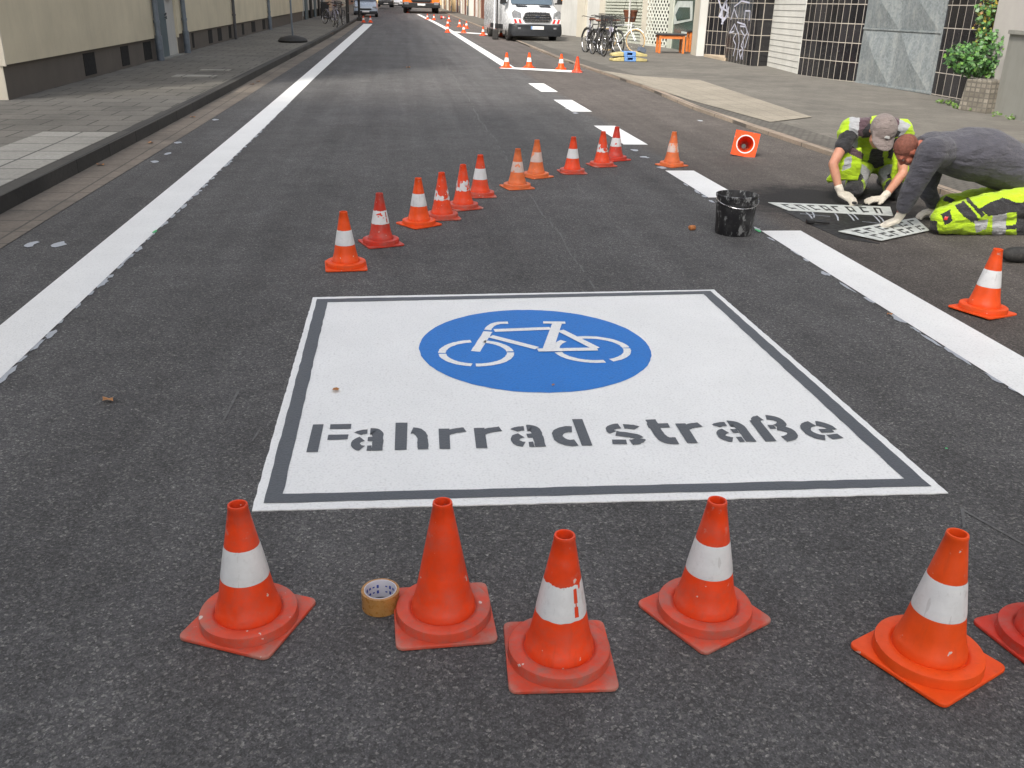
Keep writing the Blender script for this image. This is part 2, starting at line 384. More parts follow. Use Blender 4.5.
M['sleeve'] = sleeve_mat('white_reflective_sleeve', .74, (.45, .38, .35))
M['sleeve_worn'] = sleeve_mat('torn_reflective_sleeve', .62, (.75, .05, .015))
M['sleeve_bad'] = sleeve_mat('shredded_reflective_sleeve', .54, (.72, .06, .02))
M['sleeve_pink'] = sleeve_mat('rubbed_pinkish_sleeve', .60, (.74, .25, .12), (.66, .52, .47))
M['black'] = worn('black_plastic', (.014, .014, .015), .45)
M['rubber'] = worn('black_rubber', (.02, .02, .02), .75, .2, 20, .4)
M['bucket'] = bucket_mat()
M['wet'] = worn('wet_black_paint', (.009, .009, .010), .6, .2, 8)
M['chrome'] = worn('steel', (.55, .55, .56), .25, .1, 10, 0, 1)
M['tape'] = worn('brown_tape', (.38, .19, .055), .3, .15, 30)
M['tapecard'] = worn('tape_core_card', (.62, .62, .68), .7, .08)
M['inkblue'] = worn('blue_ink', (.03, .06, .35), .7)
M['stencil'] = worn('paint_smeared_stencil_sheet', (.55, .58, .56), .5, .15, 12, .35)
M['hivis'] = cloth('fluorescent_yellow_cloth', (.40, .60, .012), .12)
M['darkcloth'] = cloth('black_cloth', (.022, .022, .025), .3)
M['maroon'] = cloth('dusky_purple_cloth', (.085, .05, .062), .2)
M['reflect'] = cloth('silver_reflective_band', (.36, .37, .39), .12, .5)
M['hoodie'] = cloth('charcoal_blue_grey_hoodie', (.058, .058, .074), .2)
M['cap'] = cloth('taupe_cap_cloth', (.20, .165, .155), .1)
M['whitecloth'] = cloth('white_shirt_cloth', (.62, .65, .72), .1)
M['glove'] = cloth('off_white_glove_knit', (.58, .54, .46), .2)
M['skin'] = skin('tanned_skin', (.52, .27, .18))
M['skin2'] = skin('ruddy_skin', (.42, .15, .10))
M['hair'] = worn('short_brown_hair', (.17, .06, .04), .8, .3, 60, 0, 0, .5, 200)
M['eye'] = worn('eye_white', (.30, .24, .21), .5)
M['vanwhite'] = worn('white_van_paint', (.62, .64, .67), .25, .04, 3, .08)
M['bumper'] = worn('dark_bumper_plastic', (.014, .016, .02), .6)
M['windscreen'] = glass('windscreen_glass', (.05, .07, .09), .05)
M['lamp'] = worn('headlamp_glass', (.28, .29, .31), .12, .3, 12, 0, .4)
M['orangelamp'] = worn('orange_indicator', (.8, .22, .02), .2)
M['truck'] = worn('orange_truck_paint', (.80, .17, .015), .3, .05, 3, .1)
M['carblue'] = worn('silver_blue_car_paint', (.35, .42, .52), .25, .05)
M['numplate'] = worn('white_plate', (.7, .7, .7), .4)
M['redsign'] = worn('red_reflective', (.65, .03, .03), .4)
M['bikedark'] = worn('dark_bike_frame', (.03, .03, .032), .4)
M['bikewhite'] = worn('white_bike_frame', (.7, .72, .74), .35)
M['bikegrey'] = worn('lilac_grey_bike_frame', (.22, .21, .26), .35)
M['cork'] = worn('tan_tyre', (.50, .36, .20), .8)
M['saddle'] = worn('brown_saddle_leather', (.14, .05, .03), .6)
M['wood'] = worn('orange_table_wood', (.50, .145, .03), .5, .15, 12)
M['tabletop'] = worn('black_table_top', (.03, .03, .033), .4)
M['pot'] = worn('brown_planter_plastic', (.13, .045, .022), .55)
M['yellowplastic'] = worn('pale_yellow_plastic', (.42, .36, .16), .6, .15, 10, .3)
M['blueplastic'] = worn('sky_blue_plastic', (.12, .25, .52), .5, .15, 10, .2)
M['slateplastic'] = worn('slate_block', (.09, .11, .15), .6)
M['lattice'] = stained('white_lattice_paint', (.50, .52, .47), .15, 2)
M['slats'] = stained('pale_green_slats', (.42, .44, .38), .3, 2)
M['graffiti'] = worn('pale_lilac_spray_paint', (.42, .43, .52), .6, .3, 20)
M['ivy'] = leaf('ivy_leaves', [(.025, .075, .02), (.045, .12, .03), (.03, .085, .025), (.07, .18, .035), (.055, .13, .045), (.13, .27, .04)])
M['autumn'] = leaf('autumn_leaves', [(.26, .15, .03), (.08, .15, .03), (.34, .28, .03), (.06, .13, .03), (.30, .11, .02), (.20, .24, .04)])
M['stem'] = worn('brown_stem', (.10, .07, .045), .9)
def mosaic():
    n = NT('planter_mosaic'); v = n.node('ShaderNodeSeparateXYZ'); n.link(n.co.outputs['Object'], v.inputs[0])
    cb = n.node('ShaderNodeCombineXYZ'); n.link(n.math('SUBTRACT', v.outputs[0], n.math('MULTIPLY', v.outputs[1], .6)), cb.inputs[0]); n.link(v.outputs[2], cb.inputs[1])
    b = n.node('ShaderNodeTexBrick', Scale=1.0); b.offset = 0; n.link(cb.outputs[0], b.inputs['Vector'])
    for k, q in (('Color1', (.13, .118, .095)), ('Color2', (.22, .20, .165)), ('Mortar', (.11, .10, .085))): b.inputs[k].default_value = q+(1,)
    b.inputs['Mortar Size'].default_value = .012; b.inputs['Brick Width'].default_value = .085; b.inputs['Row Height'].default_value = .075
    n.base(n.mix(1.0, b.outputs[0], n.ramp(n.noise(6, 6, .7), [(.3, .6), (.7, 1.2)]), 'MULTIPLY')); n.rough(.85); n.bump(n.math('MULTIPLY', b.outputs['Fac'], -1.0), .6, .006); return n.mat
M['planter'] = mosaic()
M['leaf_litter'] = leaf('fallen_leaf_brown', [(.32, .10, .03), (.40, .17, .04), (.25, .09, .04)])
M['grass'] = leaf('kerb_weeds', [(.06, .14, .02), (.12, .2, .04)])
M['farwall'] = [stained('far_wall_%s' % k, c, .12, .6) for k, c in (('pale', (.55, .54, .50)), ('beige', (.50, .42, .30)), ('brick', (.25, .12, .08)), ('grey', (.32, .32, .32)), ('ochre', (.48, .36, .20)))]
M['roof'] = worn('roof_tiles', (.10, .06, .05), .8)
M['frame'] = worn('white_window_frame', (.65, .65, .62), .4)

# ------------------------------------------------------------------ setting: ground, road, pavements
def interp(tab, y):
    if y <= tab[0][0]: return tab[0][1]
    for (a, u), (b, v) in zip(tab, tab[1:]):
        if y <= b: return u+(v-u)*(y-a)/(b-a)
    return tab[-1][1]
YS = sorted(set([-60, -30, -10] + list(range(0, 40, 1)) + list(range(40, 80, 4)) + list(range(80, 261, 15))))
def strip(name, xl, xr, y0, y1, dz, mat, thick=.0, nx=1):
    """a band along the street following the rise of the road"""
    f = lambda q: (q if callable(q) else (lambda y: interp(q, y)) if isinstance(q, list) else (lambda y: q))
    xl, xr = f(xl), f(xr); ys = [y0]+[y for y in YS if y0 < y < y1]+[y1]; b = MB(); rows = []
    vs = [Vector((xl(y)+(xr(y)-xl(y))*k/nx, y, gz(y)+dz)) for y in ys for k in range(nx+1)]; n = nx+1
    fs = [(i*n+k, i*n+k+1, (i+1)*n+k+1, (i+1)*n+k) for i in range(len(ys)-1) for k in range(nx)]
    b.add(vs, fs)
    if thick:
        for k, flip in ((0, 1), (nx, 0)):
            q = [vs[i*n+k] for i in range(len(ys))]; d = Vector((0, 0, -thick))
            b.add(q+[p+d for p in q], [(i, i+1, len(q)+i+1, len(q)+i) for i in range(len(q)-1)])
        for i in (0, len(ys)-1):
            a, c = vs[i*n], vs[i*n+nx]; d = Vector((0, 0, -thick)); b.poly([a, c, c+d, a+d])
    o = b.build(name, mat); tag(o, kind='structure'); return o
gy = [-600, -200, -60, -10]+list(range(0, 60, 4))+[80, 120, 200, 400, 900]
g = MB(); gx = [-700, -100, -30, 0, 30, 100, 700]
g.add([(x, y, gz(min(y, 260))-.06) for y in gy for x in gx], [(i*7+k, i*7+k+1, (i+1)*7+k+1, (i+1)*7+k) for i in range(len(gy)-1) for k in range(6)])
tag(g.build('ground', M['paveR']), kind='structure')
KL = [(0, -3.02), (7, -3.0), (20, -2.88), (38, -2.66), (60, -2.6), (120, -2.6)]
KR = [(0, 5.1), (10, 4.92), (15, 4.72), (19, 4.85), (27, 4.55), (36, 4.6), (120, 4.7)]
off = lambda tab, d: [(y, x+d) for y, x in tab]
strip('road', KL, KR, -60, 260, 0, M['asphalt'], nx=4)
strip('gutter', off(KL, .002), off(KL, .40), -60, 260, .004, M['gutter'])
strip('kerb', off(KL, -.15), KL, -60, 260, .125, M['kerb'], .14)
strip('pavement', -20, off(KL, -.153), -60, 260, .12, M['paveL'], .15)
strip('kerb', KR, off(KR, .13), -60, 260, .045, M['kerbR'], .09)
strip('pavement', off(KR, .134), 22, -60, 260, .04, M['paveR'], .15)
strip('pavement', off(KR, .134), off(KR, .62), -60, 60, .045, M['cobble'])
strip('pavement', off(KL, -.95), off(KL, -.16), -20, 10.9, .125, M['paveLight'])
tp = [spot(x, y, .05) for x, y in ((598, 70), (640, 76), (700, 80), (812, 117), (770, 122), (690, 100))]
t = MB(); t.poly([(p.x, p.y, p.z+.002) for p in tp]); tag(t.build('pavement', M['tan']), kind='structure')

# painted lines -----------------------------------------------------
def quad(name, pts, z, mat, label=None):
    b = MB(); b.poly([(p.x, p.y, gz(p.y)+z) for p in pts]); o = b.build(name, mat); tag(o, kind='structure', label=label); return o
strip('line_marking', [(0, -2.02), (50, -1.96)], [(0, -1.75), (20, -1.72), (56, -1.46)], -8, 57, .005, M['white'])
def rx0(y): return interp([(0, 2.70), (8, 2.68), (24, 2.58), (50, 2.42), (66, 2.15), (90, 1.62)], y)
strip('line_marking', rx0, lambda y: rx0(y)+.31, -8, 6.55, .005, M['white'])
strip('line_marking', rx0, lambda y: rx0(y)+.3, spot(720, 198).y, spot(668, 171).y, .005, M['white'])
strip('line_marking', rx0, lambda y: rx0(y)+.3, spot(640, 145).y, spot(596, 126).y, .005, M['white'])
for a, b in (((585, 112), (553, 100)), ((551, 92), (528, 83.5))):
    strip('line_marking', rx0, lambda y: rx0(y)+.32, spot(*a).y, spot(*b).y, .005, M['white'])
strip('line_marking', rx0, lambda y: rx0(y)+.28, 23.9, 88, .005, M['white'])
quad('line_marking', [spot(500, 68.8), spot(503, 67.2), spot(577, 71), spot(577, 73)], .009, M['white'])
quad('line_marking', [spot(452, 32.5), spot(453, 31.5), spot(490, 34), spot(490, 35)], .009, M['white'])
# ragged paint residue along the edges of the lines
b = MB(); rnd = random.Random(3)
def smudge(b, cx, cy, lx, ly, z=.0035, n=9):
    b.poly([(cx+lx*math.cos(2*math.pi*k/n)*rnd.uniform(.35, 1.15), cy+ly*math.sin(2*math.pi*k/n)*rnd.uniform(.6, 1.1), gz(cy)+z) for k in range(n)])
y = 2.9
while y < 16:
    smudge(b, -1.745+rnd.uniform(.0, .025), y, rnd.uniform(.012, .03), rnd.uniform(.04, .12), n=13); y += rnd.uniform(.06, .3)
y = 2.8
while y < 8.5:
    smudge(b, rx0(y)-rnd.uniform(-.005, .022), y, rnd.uniform(.010, .03), rnd.uniform(.04, .12), n=13); y += rnd.uniform(.07, .4)
for y in (9.4, 10.1, 10.6, 11.2, 14.3, 14.9, 18.3): smudge(b, rx0(y)+.02, y, .06, .09)
for p in ((59, 245), (31, 245), (168, 154), (155, 162), (178, 143), (215, 120), (700, 121), (803, 146)): q = spot(*p); smudge(b, q.x, q.y, .05, .09, .0045)
M['residue'] = paint_mat('pale_paint_residue_and_glints', (.40, .43, .48), .9)
tag(b.build('paint_residue', M['residue']), kind='structure')
# hairline joint in the asphalt
M['seam'] = worn('pale_joint_sealant', (.115, .115, .117), .9, .3, 30, .5)
b = MB(); yy = 4.75; pv = None
while yy < 26:
    xx = 1.10+.02*math.sin(yy*1.3)+.012*math.sin(yy*5.1)+.004*(yy-5); wd = .004+.004*rnd.random(); st = .18
    if rnd.random() < .8: b.poly([(xx-wd, yy, gz(yy)+.003), (xx+wd, yy, gz(yy)+.003), (xx+wd+.004, yy+st, gz(yy+st)+.003), (xx-wd+.004, yy+st, gz(yy+st)+.003)])
    yy += st
for a, c, wd in (((239, 390), (222, 424), .006), ((260, 430), (252, 442), .005), ((962, 508), (964, 528), .006), ((962, 510), (1024, 545), .006), ((352, 500), (420, 497), .003), ((480, 303), (560, 302), .004)):
    p, q = spot(*a), spot(*c); d = (q-p).normalized(); s2 = Vector((-d.y, d.x, 0))*wd
    b.poly([p-s2+Vector((0, 0, .003)), p+s2+Vector((0, 0, .003)), q+s2*.7+Vector((0, 0, .003)), q-s2*.7+Vector((0, 0, .003))])
tag(b.build('asphalt_joint', M['seam']), kind='structure')
b = MB(); q = spot(155, 232); smudge(b, q.x, q.y, .02, .05, .006); q = spot(757, 231); smudge(b, q.x, q.y, .02, .06, .006); q = spot(946, 449); smudge(b, q.x, q.y, .006, .006, .004)
tag(b.build('survey_paint_dot', worn('green_marker_paint', (.05, .5, .16), .6)), kind='structure')

# ------------------------------------------------------------------ the big painted sign on the road
sign = thing('street_sign_marking', 'white square road marking with blue bicycle disc and the words Fahrrad straße', 'road marking', (.7, 3.9, 0))
def flat(pix, z): return [(p.x, p.y, z) for p in (spot(*q) for q in pix)]
def edge(poly, n=14, amp=.002):
    out = []
    for i in range(len(poly)):
        a, c = Vector(poly[i]), Vector(poly[(i+1) % len(poly)])
        for k in range(n):
            p = a.lerp(c, k/n); out.append((p.x+rnd.uniform(-amp, amp), p.y+rnd.uniform(-amp, amp), p.z))
    return out
outer = [(251.5, 511.5), (948, 493.8), (714, 290), (313, 297.7)]
b = MB(); b.prism(edge(flat(outer, .0), 80, .0018), (0, 0, .005)); b.build('white_panel', M['white'], sign, True)
bo = flat([(263.5, 504.5), (930.5, 487.2), (710.5, 291.6), (317, 299.8)], .0)
bi = flat([(283, 495.2), (903.5, 479.7), (703.5, 294.7), (327.5, 303)], .0)
b = MB()
eo, ei = edge(bo, 40, .002), edge(bi, 40, .002); n = len(eo)
b.add([(p[0], p[1], .0066) for p in eo]+[(p[0], p[1], .0066) for p in ei], [(i, (i+1) % n, n+(i+1) % n, n+i) for i in range(n)])
b.build('dark_border', M['dark'], sign, True)
cL, cR, cT, cB = spot(417.4, 348.6), spot(648.8, 350.5), spot(533, 309), spot(540, 390.8)
cc = (cL+cR+cT+cB)/4; rx_ = (cR-cL).length/2; ry_ = (cT-cB).length/2
b = MB(); b.poly([(cc.x+math.cos(a)*rx_*(1+rnd.uniform(-.004, .004)), cc.y+math.sin(a)*ry_*(1+rnd.uniform(-.004, .004)), .0066) for a in [2*math.pi*k/110 for k in range(110)]])
b.build('blue_disc', M['blue'], sign, True)
def stroke(b, pts, w, z, slim=1.0):
    """flat band along a polyline"""
    pts = [Vector((p[0], p[1], 0)) for p in pts]; L, Rr = [], []
    for _ in range(2 if 2 < len(pts) < 9 else 0):
        q = [pts[0]]
        for a, c in zip(pts, pts[1:]): q += [a.lerp(c, .25), a.lerp(c, .75)]
        pts = q+[pts[-1]]
    for i, p in enumerate(pts):
        t = (pts[min(i+1, len(pts)-1)]-pts[max(i-1, 0)]).normalized(); nn = Vector((-t.y, t.x, 0))
        ww = w*(slim+(1-slim)*abs(t.x)); L.append(p+nn*ww/2); Rr.append(p-nn*ww/2)
    n = len(pts); vs = [(p.x+rnd.uniform(-.0015, .0015), p.y+rnd.uniform(-.0015, .0015), z) for p in L+Rr]
    b.add(vs, [(i, i+1, n+i+1, n+i) for i in range(n-1)])
B = MB(); zz = .0082
def pc(x, y): q = spot(410+x/4.1, 300+y/4.1); return (q.x, q.y)
def wheel_arc(cx, cy, rx, ry, a0, a1, w=.036):
    pts = []
    c0 = Vector(pc(cx, cy)); ax = (Vector(pc(cx+rx, cy))-Vector(pc(cx-rx, cy))).length/2; ay = (Vector(pc(cx, cy-ry))-Vector(pc(cx, cy+ry))).length/2
    for k in range(25):
        a = R(a0+(a1-a0)*k/24); pts.append((c0.x+ax*math.cos(a), c0.y+ay*math.sin(a)))
    stroke(B, pts, w, zz)
wheel_arc(272, 221, 140, 49, 95, 178); wheel_arc(272, 221, 140, 49, 182, 258); wheel_arc(272, 221, 140, 49, 265, 358); wheel_arc(272, 221, 140, 49, 3, 72)
wheel_arc(744, 206, 145, 49, -68, 0); wheel_arc(744, 206, 145, 49, 3, 112); wheel_arc(744, 206, 145, 49, 132, 176); wheel_arc(744, 206, 145, 49, 192, 280)
for pts, wd in (([(268, 216), (290, 182), (320, 134)], .045), ([(318, 128), (326, 114), (345, 103), (368, 98), (403, 98)], .036), ([(345, 130), (574, 121)], .042), ([(330, 154), (520, 203)], .042),
                ([(567, 206), (603, 100)], .052), ([(545, 97), (637, 99)], .036), ([(524, 211), (768, 207)], .042), ([(615, 130), (764, 205)], .042)):
    stroke(B, [pc(*p) for p in pts], wd, zz)
    zz += .00025
B.build('bicycle_symbol', M['white'], sign, True)
# lettering with stencil gaps: each glyph has its own box on the ground
LT = MB()
base_l, base_r = (305, 453.4), (843, 440.9)
def by_(x): return base_l[1]+(base_r[1]-base_l[1])*(x-base_l[0])/(base_r[0]-base_l[0])
zl = [.0068]
def glyph(x0, x1, parts, capx, xh=.18, cap=.285):
    """x0..x1: baseline extent in photo columns; parts in unit widths / metres of height"""
    a, c = spot(x0, by_(x0)), spot(x1, by_(x1)); ex = (c-a); wdt = ex.length; ex.normalize(); ey = Vector((-ex.y, ex.x, 0))
    for pts, w2 in parts:
        P = [a+ex*(u*wdt)+ey*v for u, v in pts]
        stroke(LT, [(p.x, p.y) for p in P], w2, zl[0], .70); zl[0] += .00002
H, X = .24, .182; S = .062; T = .050
def arc(cx, cy, rx, ry, a0, a1, n=10): return [(cx+rx*math.cos(R(a0+(a1-a0)*k/n)), cy+ry*math.sin(R(a0+(a1-a0)*k/n))) for k in range(n+1)]
def A(x0, x1): # lowercase a in three pieces and a stem
    glyph(x0, x1, [([(.82, 0), (.82, .10), (.80, .145), (.68, X-.016), (.56, X-.016)], .058), (arc(.46, X-.052, .34, .034, 88, 150), .040), (arc(.44, .062, .30, .042, 110, 255), .046), ([(.50, .098), (.66, .098)], .036), ([(.5, .022), (.64, .022)], .044)], 0)
def Rr_(x0, x1): glyph(x0, x1, [([(.24, 0), (.24, X*.97)], .060), ([(.30, X-.052), (.58, X-.028), (1.0, X-.018)], .042)], 0)
glyph(306, 347, [([(.14, 0), (.14, H)], .060), ([(.46, H-.024), (1.0, H-.024)], .046), ([(.46, H-.118), (.98, H-.118)], .044)], 0)
A(350, 383)
glyph(394, 429, [([(.19, 0), (.19, H)], .064), ([(.50, X-.016), (.66, X-.02), (.80, X-.06), (.82, .10), (.83, 0)], .058)], 0)
Rr_(438, 467); Rr_(475, 504)
A(512, 547)
glyph(555, 591, [(arc(.52, .086, .36, .062, 72, 288), .056), ([(.89, 0), (.89, H)], .062)], 0)
glyph(612, 648, [(arc(.55, X-.055, .42, .035, 30, 88), .042), (arc(.46, X-.052, .33, .036, 92, 215), .046), ([(.26, .10), (.52, .088), (.80, .07), (.86, .052)], .044), (arc(.52, .055, .36, .036, 275, 350), .046), ([(.05, .028), (.44, .022)], .040)], 0)
glyph(657, 680, [([(.30, H*.92), (.30, .10), (.38, .045), (.62, .024), (.95, .024)], .060), ([(.02, X-.02), (.30, X-.02)], .042), ([(.40, X-.02), (.98, X-.02)], .042)], 0)
Rr_(686, 712)
A(721, 758)
glyph(765, 803, [([(.16, 0), (.16, H*.8)], .064), (arc(.42, H-.06, .24, .036, 100, 170), .046), (arc(.50, H-.068, .34, .048, -70, 84), .046), (arc(.50, .070, .38, .052, -84, 75), .050), ([(.40, .128), (.56, .128)], .036)], 0)
glyph(812, 847, [(arc(.48, .086, .38, .066, 98, 262), .050), (arc(.48, .086, .38, .066, 4, 80), .050), ([(.46, .082), (.84, .082)], .034), ([(.56, .024), (.90, .034)], .042)], 0)
LT.build('lettering', M['dark'], sign, True)

# ------------------------------------------------------------------ traffic cones
CONE_H = .360
def make_cone(name, body, base, sleeve, chips=0):
    t = thing(name, 'c', 'traffic cone')
    P = [(.139, 0)]
    b = MB(); s = .133; pts = []
    for cx, cy, a0 in ((1, 1, 0), (-1, 1, 90), (-1, -1, 180), (1, -1, 270)):
        for k in range(5):
            a = R(a0+k*22.5); pts.append((cx*(s-.02)+.02*math.cos(a), cy*(s-.02)+.02*math.sin(a), .002))
    b.prism(pts, (0, 0, .011)); b.build('base_plate', base, t, bevel=.003)
    b = MB(); b.lathe([(.1290, .0135), (.1280, .034), (.1265, .0395), (.1215, .042), (.098, .0425), (.0925, .041), (.089, .037), (.086, .034)], 56); b.build('collar', base, t, smooth=38)
    r = lambda z: .0835-(.0835-.0232)*(z-.036)/(CONE_H-.036)
    b = MB(); b.lathe([(.093, .0335), (.0865, .036), (.0845, .058), (.0815, .062), (r(.1), .1), (r(.2), .2), (r(.3), .3), (r(.35)+.0002, .35), (r(.35)+.0014, .352), (.0246, CONE_H), (.0205, CONE_H), (.0195, CONE_H-.008), (.0245, .30), (.045, .2), (.075, .04)], 48)
    b.build('cone_body', body, t, smooth=50)
    if sleeve:
        z0, z1 = .150, .244; b = MB(); e = .0011
        NC, NRW = 96, 10; rg = random.Random(11+chips); dd = [0.0, .008, .028][chips]; pts = []
        for i in range(NRW+1):
            for k in range(NC):
                a = 2*math.pi*k/NC; jt = dd*(noise.noise(V3((math.cos(a)*2.2, math.sin(a)*2.2, chips*3.1)))-.25*chips)+(.0015 if chips else .0003)*rg.uniform(-1, 1); jb = dd*.35*noise.noise(V3((math.cos(a)*3, math.sin(a)*3, 9)))
                z = z0+jb+(z1+min(jt, .006)-z0-jb)*i/NRW; q = r(z)+e*(.25 if i in (0, NRW) else 1); pts.append((q*math.cos(a), q*math.sin(a), z))
        fs = []
        for i in range(NRW):
            for k in range(NC):
                a = math.degrees(2*math.pi*(k+.5)/NC); u = (i+.5)/NRW
                if chips and abs((a-302+180) % 360-180) < (7 if chips == 1 else 12)*(.35+.65*abs(math.sin(u*5+chips))) and u < .93 and u > .12*chips: continue
                if chips == 2 and noise.noise(V3((math.cos(R(a))*3, math.sin(R(a))*3, u*3))) > .36: continue
                fs.append((i*NC+k, i*NC+(k+1) % NC, (i+1)*NC+(k+1) % NC, (i+1)*NC+k))
        b.add(pts, fs); b.build('reflective_sleeve', sleeve, t, smooth=60)
    return t
G1 = 'cones standing in front of the painted sign'; G2 = 'cones in the slanting row across the road'; G3 = 'cones by the thin cross line'; G4 = 'small cones far down the street'
protos = {}
def cone(kind, p, rz, label, group, sc=1.0, tilt=None, name='traffic_cone'):
    k = dict(std=('red', 'redbase', 'sleeve'), torn=('red', 'redbase', 'sleeve_worn'), bad=('red', 'redbase', 'sleeve_bad'), plain=('red', 'redbase', None), fresh=('redfresh', 'redfresh', 'sleeve'),
             orange=('orange', 'orange', 'sleeve_pink'), dark=('reddark', 'reddark', 'sleeve_worn'))[kind]
    if kind not in protos:
        o = make_cone(name, M[k[0]], M[k[1]], M[k[2]] if k[2] else None, dict(torn=1, bad=2, dark=1).get(kind, 0)); protos[kind] = o
    else: o = copy_tree(protos[kind])
    o.location = p; o.rotation_euler = tilt or (0, 0, R(rz)); o.scale = (sc, sc, sc); tag(o, label, 'traffic cone', group); return o
cone('std', spot(250, 621), 66, 'red cone with a clean white band, leftmost of the front row', G1)
cone('plain', spot(443.5, 617), 2, 'plain red cone without a white band, beside the brown tape roll', G1)
cone('torn', spot(558.5, 657.5), -3, 'red cone with a torn white band and white scuffs, nearest cone in the middle', G1, 1.02, tilt=(R(0), 0, R(-3)))
cone('std', spot(703.5, 614), 28, 'red cone with evenly white band, fourth from the left in the front row', G1)
cone('fresh', spot(926, 659), 24, 'bright clean orange-red cone with a crisp white band, front right', G1, 1.05, tilt=(0, R(1.0), R(27)))
cone('dark', spot(1047, 643), 12, 'dull red cone cut off by the right edge of the photo', G1)
row = [('fresh', 346, 266, 5, 'bright red cone with a white stripe, nearest and leftmost of the slanting row'),
       ('dark', 381, 243, 20, 'dull red cone, second from the left in the slanting row'),
       ('fresh', 419, 224, 35, 'bright orange-red cone, third from the left in the slanting row'),
       ('bad', 442, 217, 10, 'red cone with a half-missing white band, fourth from the left in the slanting row'),
       ('bad', 463, 207, 25, 'red cone with a jagged white band, fifth from the left in the slanting row'),
       ('std', 480, 195, 5, 'red cone with an even white band, sixth from the left in the slanting row'),
       ('orange', 517, 187, 15, 'faded orange cone with pinkish band, nearer of the two orange ones in mid road'),
       ('orange', 536, 176, 30, 'faded orange cone with pinkish band, farther of the two orange ones in mid road'),
       ('std', 572, 172, 5, 'red cone with a white band standing alone right of the orange pair'),
       ('bad', 601.5, 165, 15, 'red cone with a ragged white band beside the broad white dash'),
       ('dark', 615, 159, 25, 'red cone touching the broad white dash, last of the slanting row'),
       ('orange', 671.5, 165, 30, 'faded orange cone at the tip of the white line left of the fallen cone')]
for k, px, py, rz, lb in row: cone(k, spot(px, py+.6), rz, lb, G2, .965)
cone('fresh', spot(982, 311.5), 28, 'bright orange-red cone on the right in front of the black tube end', None, 1.0, tilt=(0, R(3), R(24)))
# fallen cone, base towards us
fc = spot(744, 156.5)
o = cone('fresh', fc+Vector((0, 0, .137)), 0, 'orange-red cone lying on its side with its open base facing us', None)
o.rotation_euler = (R(-101), R(0), R(-18))
for ch in list(o.children): bpy.data.objects.remove(ch)
b = MB()
sq = [(x, y, .002) for x, y in ((.139, .139), (-.139, .139), (-.139, -.139), (.139, -.139))]
ring = [(.088*math.cos(2*math.pi*k/32), .088*math.sin(2*math.pi*k/32)) for k in range(32)]
def sqp(a):
    c, s2 = math.cos(a), math.sin(a); m = max(abs(c), abs(s2)); return (.137*c/m, .137*s2/m)
n = 32; outr = [sqp(2*math.pi*k/n) for k in range(n)]
vs = [(x, y, 0) for x, y in outr]+[(x, y, 0) for x, y in ring]+[(x, y, .012) for x, y in outr]+[(x, y, .012) for x, y in ring]
fs = []
for k in range(n):
    j = (k+1) % n; fs += [(k, j, n+j, n+k), (2*n+k, 2*n+j, 3*n+j, 3*n+k), (k, j, 2*n+j, 2*n+k), (n+k, n+j, 3*n+j, 3*n+k)]
b.add(vs, fs); b.build('base_plate', M['redfresh'], o).rotation_euler = (0, 0, R(8))
b = MB(); b.lathe([(.090, -.001), (.102, -.0015), (.104, .006)], 32); b.build('base_rim', M['sleeve'], o)
b = MB(); b.lathe([(.132, .0125), (.130, .03), (.092, .041)], 32); b.build('collar', M['redfresh'], o, smooth=50)
b = MB(); b.lathe([(.088, .001), (.083, .04), (.0255, CONE_H), (.0235, CONE_H), (.080, .04), (.0865, .001)], 40); b.build('cone_body', M['redfresh'], o, smooth=50)
b = MB(); r = lambda z: .0835-(.0835-.0232)*(z-.036)/(CONE_H-.036); b.lathe([(r(.147)+.001, .147), (r(.238)+.001, .238)], 40); b.build('reflective_sleeve', M['sleeve'], o, smooth=60)
for px, py, kd, lb in ((493, 69.0, 'fresh', 'small cone at the left end of the thin cross line near the white van'), (506.5, 68.0, 'fresh', 'small cone on the white edge line at the start of the thin cross line'), (529, 68, 'fresh', 'small red and white cone in the middle of the thin cross line'),
                       (561, 69.5, 'fresh', 'small red and white cone, third from the left on the thin cross line'), (577, 72.5, 'plain', 'small red cone by the kerb at the right end of the thin cross line')):
    if px == 493: continue
    cone(kd, spot(px, py), rnd.uniform(0, 90), lb, G3)
far = [(427.5, 20, 'far tiny cone nearest the orange truck at the white edge line'), (434, 20.5, 'far tiny cone in the cluster right of the orange truck'), (449, 22, 'far tiny cone right of the fallen red pieces'), (447.6, 33, 'far small cone on the white edge line, nearest of the far group'),
       (447.8, 27, 'far small cone directly behind the one on the white edge line'), (459.6, 27.5, 'far small cone in the roadway left of a similar one'), (466.5, 29, 'far small cone right of its neighbour in the parking lane'),
       (463.7, 33.5, 'far small cone nearest in the parking lane group'), (483, 36, 'small cone left of the van door'), (501, 37, 'small cone glimpsed under the side of the white van'),
       (363.6, 23, 'left of the two far cones at the end of the left white line'), (370.5, 23, 'right of the two far cones at the end of the left white line'), (408, 13.5, 'tiny orange-red cone beside the orange truck wheel')]
for px, py, lb in far: cone('fresh', spot(px, py-.5), rnd.uniform(0, 90), lb, G4, 1.05)
o = cone('dark', spot(441, 19.5)+Vector((0, 0, .14)), 0, 'far cone fallen over beside the orange truck', G4); o.rotation_euler = (R(90), 0, R(70))

